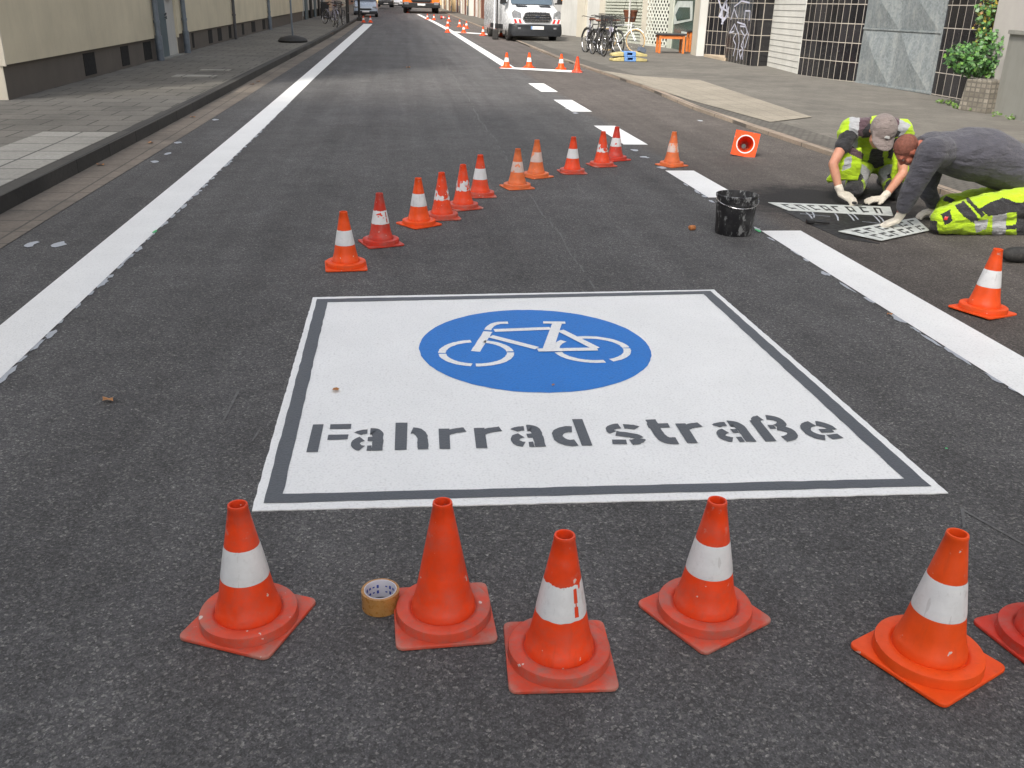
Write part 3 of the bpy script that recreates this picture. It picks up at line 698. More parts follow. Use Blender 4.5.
# ------------------------------------------------------------------ tape roll, bucket, stencils
tr = spot(381, 606)
t = thing('tape_roll', 'roll of brown packing tape lying on the asphalt between the first two front cones', 'tape roll', tr, R(20))
b = MB(); b.lathe([(.0445, .001), (.052, .001), (.052, .055), (.0445, .055), (.0445, .001)], 48); b.build('tape', M['tape'], t, smooth=40)
b = MB(); b.lathe([(.0425, .0005), (.0443, .0005), (.0443, .0565), (.0425, .0565), (.0425, .0005)], 48); co = b.build('core', M['tapecard'], t, smooth=40)
b = MB()
for k in range(22):
    if k % 5 == 4: continue
    for zc in (.018, .036):
        a = 2*math.pi*k/22; b.box((.0422*math.cos(a), .0422*math.sin(a), zc), (.0006, .006, .004+.003*(k % 3)), a)
b.build('printed_marks', M['inkblue'], co)
bk = spot(733, 233)
t = thing('bucket', 'black plastic bucket with paint splashes standing by the end of the wide white line', 'bucket', bk)
b = MB(); b.lathe([(.0, .004), (.125, .004), (.13, .0), (.134, .01), (.148, .27), (.154, .272), (.155, .29), (.150, .293), (.146, .285), (.128, .02), (.0, .018)], 48); b.build('bucket_shell', M['bucket'], t, smooth=40)
b = MB(); b.lathe([(.1485, .225), (.157, .227), (.157, .232), (.1485, .234)], 48); b.build('rim_band', M['bucket'], t, smooth=40)
b = MB(); b.tube([(.158*math.cos(R(a)), .158*math.sin(R(a))*1.0, .262-.05*math.sin(R(a+180))*1) for a in range(180, 361, 12)], .0025, 6); b.build('handle', M['chrome'], t)
b = MB(); b.lathe([(0, .2), (.142, .2)], 32); b.build('wet_paint', M['wet'], t)

def slab(name, pix, z0, th, mat, parent):
    q = [spot(*p) for p in pix]; b = MB(); b.prism([(p.x, p.y, z0) for p in q], (0, 0, th)); return b.build(name, mat, parent, True)
def stencil_sheet(pix, label, letters, z0=.006, cols=9, rowsn=2):
    c = sum((spot(*p) for p in pix), Vector())/4
    t = thing('stencil', label, 'stencil', (c.x, c.y, 0), 0, 'plastic stencils on the road'); slab('stencil_plate', pix, z0, .004, M['stencil'], t)
    q = [spot(*p) for p in pix]; b = MB()
    L = lambda u, v: (q[3].lerp(q[2], u)).lerp(q[0].lerp(q[1], u), v)
    for u, v, su, sv in letters:
        pts = [L(u-su/2, v-sv/2), L(u+su/2, v-sv/2), L(u+su/2, v+sv/2), L(u-su/2, v+sv/2)]
        b.prism([(p.x, p.y, z0+.0042) for p in pts], (0, 0, .0008))
    b.build('cut_out', M['wet'], t, True)
lt = []
for k, u in enumerate((.08, .19, .30, .40, .50, .62, .74, .86)):
    lt += [(u, .5, .018, .62), (u+.03, .75, .045, .12)]
    if k % 2: lt += [(u+.045, .42, .016, .5)]
    if k % 3 != 1: lt += [(u+.03, .3, .04, .12)]
stencil_sheet([(768, 203), (890, 207.5), (893, 216.5), (788, 211)], 'long pale stencil plate under the gloves of the man in the yellow vest', lt)
lt = []
for k, u in enumerate((.1, .25, .4, .55, .7, .86)):
    for v in (.25, .7):
        lt += [(u, v, .022, .34), (u+.05, v+.12, .06, .09)]
        if (k+int(v*10)) % 2: lt += [(u+.06, v-.1, .055, .09)]
stencil_sheet([(838, 233), (915, 219.5), (929, 232), (881, 242.5)], 'pale lettered stencil plate under the gloves of the man in the grey hoodie', lt, .014)
q = [spot(*p) for p in ((783, 211), (893, 216), (900, 224), (840, 233), (880, 244), (842, 239), (808, 224))]
t = thing('paint_sheet', 'wet black painted sheet between the two pale stencils', 'sheet', (3.5, 6.9, 0))
b = MB(); b.prism([(p.x, p.y, .0035) for p in q], (0, 0, .002)); b.build('black_sheet', M['wet'], t, True)
b = MB()
for (a, c) in (((846, 213), (854, 221)), ((850, 213), (858, 220)), ((872, 215), (880, 223)), ((878, 216), (884, 223)), ((812, 212.5), (814, 218)), ((806, 213), (812, 219)), ((835, 214), (838, 221)), ((800, 214), (830, 217)), ((862, 222), (880, 224))):
    p, r2 = spot(*a), spot(*c); stroke(b, [(p.x, p.y), ((p.x+r2.x)/2+.01, (p.y+r2.y)/2), (r2.x, r2.y)], .012, .0065)
b.build('painted_reflection', M['residue'], t, True)  # pale strokes painted in as reflections on the glossy black sheet
q = spot(829, 224)
t = thing('paint_brush', 'black paint-soaked brush lying between the stencils', 'brush', spot(812, 224), R(-12)); t.scale = (.55, .7, .7)
b = MB(); b.tube([(.03, 0, .03), (.14, 0, .026), (.24, .01, .02)], [.012, .016, .012], 8); b.build('handle', M['black'], t, smooth=60)
b = MB(); b.box((-.03, 0, .03), (.11, .09, .045)); b.build('bristles', M['wet'], t, bevel=.012)
q = spot(1003, 262)
t = thing('rubber_tube', 'end of a thick black tube lying on the road behind the right-hand cone', 'tube', (q.x, q.y, 0))
b = MB(); b.tube([(-.02, 0, .055), (.0, -.001, .055), (.03, -.003, .055), (.08, -.006, .055), (.8, -.05, .055)], [.012, .034, .047, .054, .054], 16); b.build('tube_body', M['rubber'], t, smooth=60)

# crumbs, leaves, stones
def litter(px, py, s, label, name='fallen_leaf'):
    p = spot(px, py, .12 if (px < 345 and py < 60 and False) else 0); b = MB(); n = 8; a0 = rnd.uniform(0, 6)
    vs = [(math.cos(a0+2*math.pi*k/n)*s*(1 if k % 2 else .62)*(1.25 if k < 3 else 1), math.sin(a0+2*math.pi*k/n)*s*(1 if k % 2 else .62), .004+.35*s*abs(math.sin(k*1.3))) for k in range(n)]
    b.add([(0, 0, .004+.1*s)]+vs, [(0, 1+k, 1+(k+1) % n) for k in range(n)])
    o = b.build(name, M['leaf_litter']); o.location = (p.x, p.y, p.z+.006); tag(o, label, 'leaf', 'fallen leaves on the street')
litter(109, 402, .028, 'brown leaf on the empty asphalt at the far left')
litter(336, 392, .020, 'small brown leaf on the white panel left of the blue disc')
litter(889, 316, .018, 'orange leaf at the edge of the wide white line')
litter(553, 387, .010, 'tiny dark leaf on the lower rim of the blue disc')
for k, (x, y) in enumerate(((150, 144), (101, 166), (236, 66), (252, 85), (258, 82), (193, 118))): litter(x, y, .045, ('orange leaf in the left gutter, %s' % ('beside the pale slabs', 'nearest to the camera', 'closest to the sign post', 'in the sunny patch', 'next to the sunny patch', 'against the dark kerb')[k]))
litter(408, 68, .07, 'orange leaf lying in mid road ahead of the sunny band'); litter(866, 190, .03, 'rusty leaf beside the kneeling man in the vest')
p = spot(692, 230); t = MB(); t.ball((0, 0, .018), (.032, .026, .02), 10)
for v in t.v: v += Vector((noise.noise(v*40)*.006, noise.noise(v*40+Vector((5, 0, 0)))*.006, noise.noise(v*35)*.004))
o = t.build('stone', worn('orange_brick_crumb', (.40, .15, .05), .85, .3, 60), smooth=60); o.location = p; tag(o, 'small orange-brown lump of brick lying left of the bucket', 'stone')

# ------------------------------------------------------------------ buildings
def building(name, label, side, y0, y1, x, depth, h, wall, floors=4, win=True, first=3.2, roofm='roof', bay=2.6, plinth=None):
    """side -1: faces +X (left of the street); +1: faces -X"""
    zb = gz((y0+y1)/2)
    t = thing(name, label, 'building', (x, (y0+y1)/2, 0)); b = MB()
    b.bx(x, x+side*depth, y0, y1, -.3, zb+h); b.build('wall', wall, t, True)
    b = MB(); b.add([(x-side*.3, y0-.1, zb+h), (x-side*.3, y1+.1, zb+h), (x+side*(depth+.3), y1+.1, zb+h), (x+side*(depth+.3), y0-.1, zb+h), (x+side*depth/2, y0-.1, zb+h+2.6), (x+side*depth/2, y1+.1, zb+h+2.6)],
                [(0, 1, 5, 4), (2, 3, 4, 5), (0, 4, 3), (1, 2, 5), (0, 3, 2, 1)]); b.build('roof', M[roofm], t, True)
    if win:
        nb = max(1, int((y1-y0)//bay)); fr = None
        for fl in range(floors):
            for k in range(nb):
                yc = y0+(k+.5)*(y1-y0)/nb; zc = zb+first+fl*2.9+.3
                if zc+.8 > zb+h: continue
                b = MB(); b.bx(x-side*.03, x-side*.002, yc-.6, yc+.6, zc-.75, zc+.75); f = b.build('window', M['frame'], t, True)
                b = MB(); b.bx(x-side*.04, x-side*.031, yc-.52, yc-.03, zc-.67, zc+.67); b.bx(x-side*.04, x-side*.031, yc+.03, yc+.52, zc-.67, zc+.67)
                for v in b.v: v -= Vector(t.location)
                b.build('pane', M['glass'], f)
    return t
# left: long beige building with dark plinth
XB = spot(9, 100, .12).x-.045
def left_block(name, label, y0, y1, wall, endwall, h, x, cellar, pl_h=.47, doors=()):
    zb = gz((y0+y1)/2)
    t = building(name, label, -1, y0, y1, x, 10, h, wall, 3, True, 3.4)
    b = MB(); ys = [y0]+sorted([d for dd in doors for d in dd])+[y1]
    for a, c in zip(ys[::2], ys[1::2]):
        # facade skin overhanging the plinth: follows the street's rise
        vs = []
        for yy in (a, c):
            z0 = gz(yy)+.12+pl_h; vs += [(x+.002, yy, z0), (x+.10, yy, z0), (x+.10, yy, zb+h-.05), (x+.002, yy, zb+h-.05)]
        b.add(vs, [(0, 1, 2, 3), (4, 5, 6, 7), (0, 4, 5, 1), (1, 5, 6, 2), (2, 6, 7, 3)])
    b.build('facade', wall, t, True)
    b = MB()
    for a, c in zip(ys[::2], ys[1::2]):
        b.bx(x+.003, x+.045, a+.002, c-.002, 0, gz(c)+.12+pl_h-.003)
    b.build('plinth', M['plinth'], t, True)
    for a, c in cellar:
        b = MB(); b.bx(x+.03, x+.052, a, c, gz(a)+.17, gz(a)+.12+pl_h-.05); b.build('cellar_window', M['dark_hole'], t, True)
    b = MB(); b.bx(x+.1, x-9.9, y0-.04, y0-.002, .12+pl_h, zb+h-.06); b.build('end_wall', endwall, t, True)
    b = MB(); b.bx(x+.045, x-9.9, y0-.02, y0-.001, 0, .12+pl_h-.003); b.build('end_plinth', M['plaster_end'], t, True)
    return t
def lx(px): # where the sightline through a column at horizon height meets the left facade
    d = ray(px, 30); return (XB+.1)/d.x*d.y
yc = lambda px, py: spot(px, py, .12).y
y0L = spot(9, 100, .12).y
cells = [(yc(80, 79), yc(92, 76)), (yc(118, 69), yc(127, 67)), (yc(146, 63), yc(153, 61))]
dA, dB = yc(170, 60), yc(191, 54)
t = left_block('beige_building', 'beige plastered building with dark brown plinth and small cellar openings, nearest on the left', y0L, dA, M['plaster'], M['plaster_end'], 11, XB, cells)
# recessed entrance bay
t2 = building('stair_bay', 'narrow recessed entrance bay between two grey downpipes on the left', -1, dA+.01, dB-.01, XB+.03, 9, 11.2, M['whitewall'], 3, False)
dm = dA+(dB-dA)*.55
b = MB(); b.bx(XB+.031, XB+.06, dA+.05, dm, .2, 2.5); dd = b.build('door', M['greyblue_door'], t2, True)
b = MB(); b.box((0, 0, 0), (.05, .03, .14)); hd = b.build('handle', M['chrome'], dd); hd.location = (XB+.09-t2.location.x, dm-.12-t2.location.y, 1.1)
b = MB(); b.bx(XB+.031, XB+.09, dm+.25, dm+.75, 1.45, 1.8); b.build('letter_box', M['black'], t2, True)
b = MB(); b.bx(XB+.031, XB+.2, dA+.05, dB-.05, .02, .21); b.build('step', M['concrete'], t2, True)
cells = [(yc(197+0, 50), yc(199, 49.5)), (yc(211, 45.5), yc(214.5, 44.5)), (yc(222, 43), yc(226, 42)), (yc(231, 40), yc(235, 39.4)), (yc(249, 36.5), yc(252, 36)), (yc(262, 34), yc(265, 33)), (yc(272, 31), yc(275, 30.3)), (yc(281, 29), yc(284, 28.5))]
t = left_block('beige_building', 'second beige building on the left, behind the recessed entrance, with a thin dark pipe', dB, 58, M['plaster'], M['plaster'], 11.4, XB, cells)
t = left_block('white_building', 'pale grey-white facade with dark openings farther along the left pavement', 58.2, 76, M['whitewall'], M['whitewall'], 10, XB, [])
for k in range(5):
    b = MB(); b.bx(XB+.101, XB+.16, 59+k*3.2, 60.4+k*3.2, .3, 2.6); b.build('door', M['dark_hole'] if k % 2 else M['greyblue_door'], t, True)
def downpipe(py0, px, mat, label, r=.055, xo=.175, grp='downpipes on the left facades'):
    p = spot(px, py0, .12); t = thing('downpipe', label, 'pipe', (XB+xo, p.y, .1), 0, grp)
    b = MB(); b.tube([(0, 0, gz(p.y)), (0, 0, 10.6)], r, 14); b.build('pipe', mat, t, smooth=60)
    b = MB()
    for z in (.9, 3.2, 6, 9): b.tube([(0, 0, z-.03), (0, 0, z+.03)], r+.012, 14)
    b.build('bracket', mat, t, smooth=60)
    if r > .05:
        b = MB(); b.tube([(0, 0, gz(p.y)), (0, 0, gz(p.y)+.55)], r+.02, 14); b.build('foot_sleeve', M['pipe'], t, smooth=60)
downpipe(60.5, 168, M['pipe'], 'grey-blue downpipe left of the recessed entrance', .06)
downpipe(53, 195, M['pipe'], 'grey-blue downpipe right of the recessed entrance', .058)
downpipe(39.5, 244, M['darkpipe'], 'thin dark downpipe halfway along the second beige facade', .05)
downpipe(30, 286, M['pipe'], 'grey-blue downpipe at the far end of the beige facades', .058)
# drain cover on left pavement, sign post with rubber foot
q = spot(293, 42, .12)
t = thing('sign_post', 'thin grey post in a dark rubber foot on the left pavement', 'post', q)
b = MB(); b.tube([(0, 0, .08), (0, 0, 3.2)], .03, 10); b.build('pole', M['pipe'], t, smooth=60)
b = MB(); b.lathe([(0, 0), (.45, 0), (.47, .05), (.40, .13), (.12, .2), (0, .2)], 24)
for v in b.v: v.y *= 1.5
b.build('foot', M['rubber'], t, smooth=50)
b = MB(); b.lathe([(0, 0), (.3, 0), (.3, .012), (0, .012)], 32); bb = b.build('sign_panel', M['whitewall'], t); bb.location = (0, -.05, 2.9); bb.rotation_euler = (R(90), 0, 0)
for px, py, lx_, ly_ in ((195, 76, .75, .5), (215, 70, .6, .3)):
    q = spot(px, py, .12); b = MB(); b.bx(q.x-lx_/2, q.x+lx_/2, q.y-ly_/2, q.y+ly_/2, q.z-.02, q.z+.006); tag(b.build('pavement_patch', M['paveLight']), kind='structure')
# the part of the street behind the photographer on the left, whose shadow lies over the near road
for a, c, hh, xx, wl in ((-40, -22, 15, -6.2, 1), (-21.9, -4, 16.5, -6.0, 0), (-3.9, 1.6, 14.6, -6.1, 3)):
    building('apartment_house', ('brick', 'pale', 'grey')[(0 if wl == 1 else 1 if wl == 0 else 2)]+' apartment house with tiled roof beside the near left pavement', -1, a, c, xx, 11, hh, M['farwall'][wl], 4, True)
# farther houses
yL = 76.5
for k, (ln, hh, wl, lb) in enumerate(((14, 11, 1, 'beige far house left of the parked silver-blue car'), (18, 13, 3, 'grey far house, second beyond the pale facade on the left'), (20, 12, 0, 'pale far house on the left before the street end'), (22, 12, 2, 'red brick far house, last on the left'))):
    building('far_house', lb, -1, yL, yL+ln, -5.9-.2*k, 10, hh, M['farwall'][wl], 3, True, 1.9); yL += ln+.3
building('far_house', 'ochre house closing the far end of the street', -1, 172, 190, 30, 60, 14, M['farwall'][4], 4, False)

# ------------------------------------------------------------------ right side
def wall_run(name, mat, p, q, h, th, parent, z0=-.1, bevel=0, world=True):
    """upright panel between two ground points, thickness away from the street"""
    p = Vector((p.x, p.y, 0)); q = Vector((q.x, q.y, 0)); d = (q-p).normalized(); nn = Vector((-d.y, d.x, 0))
    if nn.x < 0: nn = -nn
    b = MB(); b.prism([(v.x, v.y, z0) for v in (p, q, q+nn*th, p+nn*th)], (0, 0, h-z0)); return b.build(name, mat, parent, world, bevel=bevel)
g = lambda px, py: spot(px, py, .045)
# near wall and house
t = thing('garden_wall', 'grey concrete wall with flat cap at the right edge behind the workers', 'wall', g(1000, 115))
W0, W1 = g(1100, 143), g(993, 113)
zc = at(1000, 34, g(1000, 115).y).z
wall_run('wall', M['concrete'], W1, W0, zc, .25, t)
W1b = Vector((W1.x+.0, W1.y, 0)); b = MB(); b.prism([(W1.x-.04, W1.y, zc), (W0.x-.04, W0.y, zc), (W0.x+.35, W0.y, zc), (W1.x+.35, W1.y, zc)], (0, 0, .06)); b.build('cap', M['concrete'], t, True)
Wn = Vector((9.3, -2, 0)); wall_run('wall', M['concrete'], W0+(Wn-W0).normalized()*.005, Wn, zc, .25, t)
building('grey_house', 'light grey rendered house set behind the concrete wall', 1, 1.0, W1.y+.9, W1.x+.27, 10, 9, M['render_grey'], 3, True, 3.4)
building('apartment_house', 'pale apartment house beside the near right pavement', 1, -30, .8, 9.8, 10, 13, M['farwall'][0], 4, True)
# garage yard row
t = thing('garage_building', 'low garage building faced with black glazed tiles on the right', 'building', g(850, 82))
ctop = 2.45
segs = [('tile_pier', M['tiles'], (955, 98.5), (932, 94.5), .0), ]
P_ = {}
def panel(name, mat, a, c, h=ctop, th=.25, parent=None, z0=-.1): return wall_run(name, mat, g(*a), g(*c), h, th, parent or t, z0)
panel('tile_pier', M['tiles'], (985, 105), (931, 94.5))
gate = panel('gate', M['galv'], (930, 94.5), (855.5, 82), 2.3, .06)
# raised pyramid folds and frame of the gate
ga, gb = g(930, 94.5), g(855.5, 82); d = (gb-ga); d.z = 0; Lg = d.length; d.normalize(); nn = Vector((-abs(d.y), d.x if d.y > 0 else -d.x, 0)); nn = Vector((-d.y, d.x, 0)); nn = -nn if nn.x > 0 else nn
b = MB(); z0g, z1g = .12, 2.22
def gp(u, z, o): p = ga+d*(u*Lg)+nn*o; return Vector((p.x, p.y, z))
cells_ = []
for i in range(2):
    for j, (za, zb_) in enumerate(((z0g, 1.18), (1.24, z1g))):
        ua, ub = .03+.49*i, .03+.49*i+.46
        cn = [gp(ua, za, .004), gp(ub, za, .004), gp(ub, zb_, .004), gp(ua, zb_, .004)]; ap = gp((ua+ub)/2, (za+zb_)/2, .085)
        b.add(cn+[ap], [(0, 1, 4), (1, 2, 4), (2, 3, 4), (3, 0, 4)])
fo = b.build('folded_panel', M['galv'], t, True)
b = MB()
for za in (z0g-.03, 1.195, z1g-.02): b.prism([gp(.0, za, .0), gp(1, za, .0), gp(1, za, .022), gp(0, za, .022)], (0, 0, .035))
b.build('gate_rail', M['galv'], t, True)
panel('tile_pier', M['tiles'], (855, 81.8), (832, 79.3)); panel('tile_pier', M['tiles'], (831.7, 79.2), (797.5, 74.2))
panel('garage_door', M['white_boards'], (797, 73.5), (766, 65.5), 2.3, .08)
b = MB(); da, db = g(797, 73.5), g(766, 65.5); dv = (db-da).normalized(); nv = Vector((-dv.y, dv.x, 0)); nv = -nv if nv.x > 0 else nv
for k in range(1, 16):
    z = .08+k*.145; b.prism([(v.x, v.y, z) for v in (da, db, db+nv*.006, da+nv*.006)], (0, 0, .012))
b.build('door_rib', worn('grey_joint', (.22, .22, .21), .8), t, True)
panel('tile_pier', M['tiles'], (766, 65), (747, 65.2), ctop); panel('tile_pier', M['tiles'], (746.5, 65.1), (724.5, 60.6))
panel('tile_recess', M['tiles'], (726, 58), (704, 56.2), ctop, .2)
b = MB(); sa, sb = g(725, 60.8), g(705, 56.4); b.prism([(sa.x-.04, sa.y, -.05), (sb.x-.04, sb.y, -.05), (sb.x+1.2, sb.y, -.05), (sa.x+1.2, sa.y, -.05)], (0, 0, .27)); b.build('step', M['sandstone'], t, True)
b = MB(); b.prism([(g(985, 105).x-.2, g(985, 105).y, ctop), (g(700, 56).x-.1, g(700, 56).y, ctop), (19, 30, ctop), (19, 15, ctop)], (0, 0, .5)); b.build('roof', M['render_grey'], t, True)
building('back_house', 'grey house rising behind the tiled garages', 1, 16, 30, 13, 8, 9, M['farwall'][3], 3, True, 4)
# graffiti strokes on tiles
def graffito(pa, pb, strokes, parent, w=.03):
    a, c = g(*pa), g(*pb); a.z = c.z = 0; d = (c-a); Lw = d.length; d.normalize(); nv = Vector((-d.y, d.x, 0)); nv = -nv if nv.x > 0 else nv; b = MB()
    for st in strokes:
        P = [a+d*(u*Lw)+nv*.004+Vector((0, 0, z)) for u, z in st]
        for p, q in zip(P, P[1:]):
            e = (q-p).normalized(); s2 = e.cross(nv).normalized()*w/2; b.poly([p-s2, p+s2, q+s2, q-s2])
    o = b.build('graffiti', M['graffiti'], parent, True)
graffito((746.5, 65.1), (724.5, 60.6), [[(.2, .25), (.25, .8), (.12, .95), (.2, 1.1), (.45, 1.1)], [(.3, .25), (.2, .5), (.32, .6), (.2, .85), (.4, 1.0)], [(.5, .9), (.7, 1.15), (.9, .9), (.7, .95)], [(.1, 1.25), (.1, 1.5), (.3, 1.5), (.3, 1.25)], [(.6, 1.3), (.8, 1.55), (.9, 1.25)], [(.45, .2), (.42, .7), (.5, .95)], [(.15, .55), (.05, .9), (.25, 1.15), (.6, 1.2)], [(.3, .3), (.38, .45), (.28, .5)], [(.62, .3), (.55, .6), (.7, .75), (.6, .9)], [(.15, 1.7), (.5, 1.75), (.8, 1.6)]], t, .04)
graffito((726, 58), (704, 56.2), [[(.1, 1.3), (.25, 1.75), (.45, 1.3), (.2, 1.25), (.1, 1.6)], [(.3, 1.1), (.4, 1.5), (.6, 1.8)], [(.5, 1.3), (.3, 1.7), (.1, 1.9)], [(.35, 1.1), (.1, 1.45), (.5, 1.6)]], t, .05)
# shop with cream pilaster, window, lattice and slatted shutter
t = thing('shop_building', 'cream shop front with lattice, slatted shutter and green-tinted window on the right', 'building', g(670, 50))
panel('pilaster', M['whitewall'], (703.5, 56.0), (696, 55.8), 3.0, .3); panel('pilaster', M['cream'], (695.6, 55.6), (690.5, 54), 3.0, .3)
panel('shop_window', M['glassgreen'], (691, 52), (670, 48), 3.0, .1)
wa, wb = g(691, 52), g(670, 48)
b = MB(); nn2 = Vector((-.02, 0, 0))
def wp(u, z): p = wa.lerp(wb, u); return Vector((p.x-.012, p.y, z))
b.poly([wp(.05, 1.15), wp(.9, .98), wp(.95, 1.5), wp(.8, 1.75), wp(.1, 1.75)]); b.poly([wp(.1, .62), wp(.5, .62), wp(.5, .78), wp(.1, .78)]); b.build('window_display', M['interior'], t, True)
b = MB(); b.poly([wp(.15, 1.2)+nn2*.3, wp(.75, 1.1)+nn2*.3, wp(.85, 1.3)+nn2*.3, wp(.7, 1.55)+nn2*.3, wp(.2, 1.55)+nn2*.3]); b.build('display_shade', M['glassgreen'], t, True)
panel('door_frame', M['slats'], (670, 48.2), (666, 47.6), 3.0, .2)
# lattice: a sheet with real openings
la, lb_ = g(665.5, 47.2), g(645.5, 45.2); dl = (lb_-la); dl.z = 0; Ll = dl.length; dl.normalize(); nl = Vector((-dl.y, dl.x, 0)); nl = -nl if nl.x > 0 else nl
panel('backing', M['dark_hole'], (665.5, 46.6), (645.5, 44.6), 3.0, .1)
b = MB(); nr = 22; ncl = 7; hz = 2.6/nr
for i in range(nr+1):
    z = .25+i*hz; b.prism([(v.x, v.y, z-.018) for v in (la, lb_, lb_+nl*.012, la+nl*.012)], (0, 0, .036))
    if i < nr:
        for k in range(ncl+1):
            u = (k+(.5 if i % 2 else 0))/ncl*Ll
            if u > Ll: continue
            p = la+dl*u; e = dl*(Ll/ncl*.25); b.prism([(v.x, v.y, z) for v in (p-e, p+e, p+e+nl*.01, p-e+nl*.01)], (0, 0, hz))
b.build('lattice', M['lattice'], t, True)
b = MB(); b.prism([(v.x, v.y, .0) for v in (la, lb_, lb_+nl*.04, la+nl*.04)], (0, 0, .22)); b.build('lattice_foot', M['lattice'], t, True)
panel('pilaster', M['cream'], (645, 45.1), (640, 44.4), 3.0, .3)
panel('shutter', M['slats'], (640, 44), (604, 39.5), 3.0, .1)
sa, sb = g(640, 44), g(604, 39.5); ds = (sb-sa).normalized(); ns = Vector((-ds.y, ds.x, 0)); ns = -ns if ns.x > 0 else ns; ns.z = 0
b = MB()
for k in range(24): z = .3+k*.115; b.prism([Vector((sa.x, sa.y, z)), Vector((sb.x, sb.y, z)), Vector((sb.x, sb.y, z+.02))+ns*.035, Vector((sa.x, sa.y, z+.02))+ns*.035], (0, 0, .06))
b.build('slat', M['slats'], t, True)
for a, c, m in (((604, 39.4), (598, 38.8), 'cream'), ((598, 38.6), (584, 37), 'whitewall'), ((584, 37.2), (576, 36.4), 'cream'), ((576, 36), (560, 34.4), 'whitewall')): panel('wall', M[m], a, c, 3.0, .25)
building('shop_house', 'pale upper storeys above the shop front', 1, 30.2, g(560, 34.4).y, 11.0, 9, 10, M['farwall'][0], 3, True, 3.9)
yR = g(560, 34.4).y+.2; xr = g(560, 34.4).x
for k, (ln, hh, wl, lb) in enumerate(((12, 12, 3, 'grey far house on the right behind the white van'), (12, 11, 1, 'beige far shop house right of the orange truck'), (14, 13, 2, 'brown brick far house right of the orange truck'), (20, 12, 0, 'pale far house on the right beyond the brick one'), (26, 12, 4, 'ochre far house, last on the right'))):
    tt = building('far_house', lb, 1, yR, yR+ln, xr-.4-.35*k, 9, hh, M['farwall'][wl], 3, True, 3.6)
    for j in range(max(2, int(ln//3))):
        yy = yR+1+j*3; b = MB(); b.bx(xr-.4-.35*k-.05, xr-.4-.35*k-.002, yy, yy+1.5, .3, 2.7); b.build('door', (M['glass'], M['saddle'], M['cream'], M['frame'])[j % 4], tt, True)
    yR += ln+.3
# planter with ivy
pa, pb, pcn = g(957, 109.5), g(985, 113.5), g(994, 110)
pz = at(975, 77, 15.4).z
t = thing('planter', 'tapered mosaic stone planter under the ivy, beside the grey concrete wall', 'planter', (pa+pb)/2)
b = MB()
p1, p2 = Vector((pa.x, pa.y, 0)), Vector((pb.x, pb.y, 0)); dx = (p2-p1).normalized(); nb2 = Vector((-dx.y, dx.x, 0)); nb2 = -nb2 if nb2.x < 0 else nb2
q = [p1, p2, p2+nb2*.55, p1+nb2*.55]; cen = sum(q, Vector())/4
b.loft([[Vector((v.x, v.y, 0)) for v in q], [Vector((cen.x+(v.x-cen.x)*.86, cen.y+(v.y-cen.y)*.86, pz)) for v in q]]); b.build('planter_box', M['planter'], t, True, bevel=.015)
iv = thing('ivy_plant', 'ivy spilling over the stone planter with yellow and orange leaves climbing above', 'plant', Vector((cen.x, cen.y, pz-.05)))
def leaves(b, centre, rad, n, size, seed, hollow=.45):
    r_ = random.Random(seed)
    for _ in range(n):
        while True:
            v = Vector([r_.uniform(-1, 1) for _ in range(3)])
            if hollow < v.length < 1: break
        p = Vector(centre)+Vector((v.x*rad[0], v.y*rad[1], v.z*rad[2]))
        nrm = (v*.7+Vector([r_.uniform(-1, 1) for _ in range(3)])*.8+Vector((-.3, -.4, .4))).normalized(); u = nrm.orthogonal().normalized(); u.rotate(Matrix.Rotation(r_.uniform(0, 6.3), 3, nrm)); w2 = nrm.cross(u); s2 = size*r_.uniform(.6, 1.25)
        sh = [(-.1, -.9), (.75, -.75), (.55, -.1), (1.05, .35), (.4, .4), (0, 1.15), (-.4, .4), (-1.05, .35), (-.55, -.1), (-.75, -.75)]
        c = [p+u*(x*s2*.55)+w2*(y_*s2*.55)+nrm*(-.12*s2*abs(x)) for x, y_ in sh]
        b.poly(c)
for (px, py, yy, rad, n, sd_) in ((962, 62, 15.35, (.42, .35, .24), 320, 1), (990, 55, 15.3, (.34, .32, .36), 320, 2), (945, 68, 15.5, (.2, .22, .12), 70, 5), (1003, 68, 15.1, (.14, .2, .22), 90, 6), (985, 78, 15.25, (.15, .15, .2), 60, 8)):
    pass
b = MB()
for (px, py, yy, rad, n, sd_) in ((962, 60, 15.35, (.36, .33, .22), 330, 1), (988, 54, 15.3, (.30, .32, .32), 330, 2), (952, 64, 15.5, (.16, .2, .11), 60, 5), (1000, 66, 15.1, (.12, .2, .2), 90, 6), (986, 76, 15.2, (.12, .12, .16), 50, 8), (1000, 34, 15.4, (.14, .14, .16), 60, 12), (984, 36, 15.5, (.2, .2, .22), 130, 13), (978, 14, 15.55, (.15, .15, .2), 70, 14), (990, 70, 15.2, (.22, .2, .16), 120, 15), (966, 72, 15.3, (.3, .2, .12), 120, 16)):
    leaves(b, at(px+7, py-3, yy), (rad[0]*1.2, rad[1], rad[2]*1.15), int(n*1.1), .066, sd_, .2)
b.build('ivy_foliage', M['ivy'], iv, True)
b = MB()
for (px, py, rad, n, sd_) in ((985, 28, (.22, .2, .2), 130, 21), (988, 8, (.24, .2, .24), 150, 22), (992, -14, (.28, .2, .3), 150, 23), (978, 42, (.12, .14, .12), 40, 24), (994, -40, (.3, .2, .3), 120, 25)):
    leaves(b, at(px+4, py, 15.6), (rad[0]*1.25, rad[1], rad[2]*1.1), n, .045, sd_, .0)
b.build('autumn_foliage', M['autumn'], iv, True)
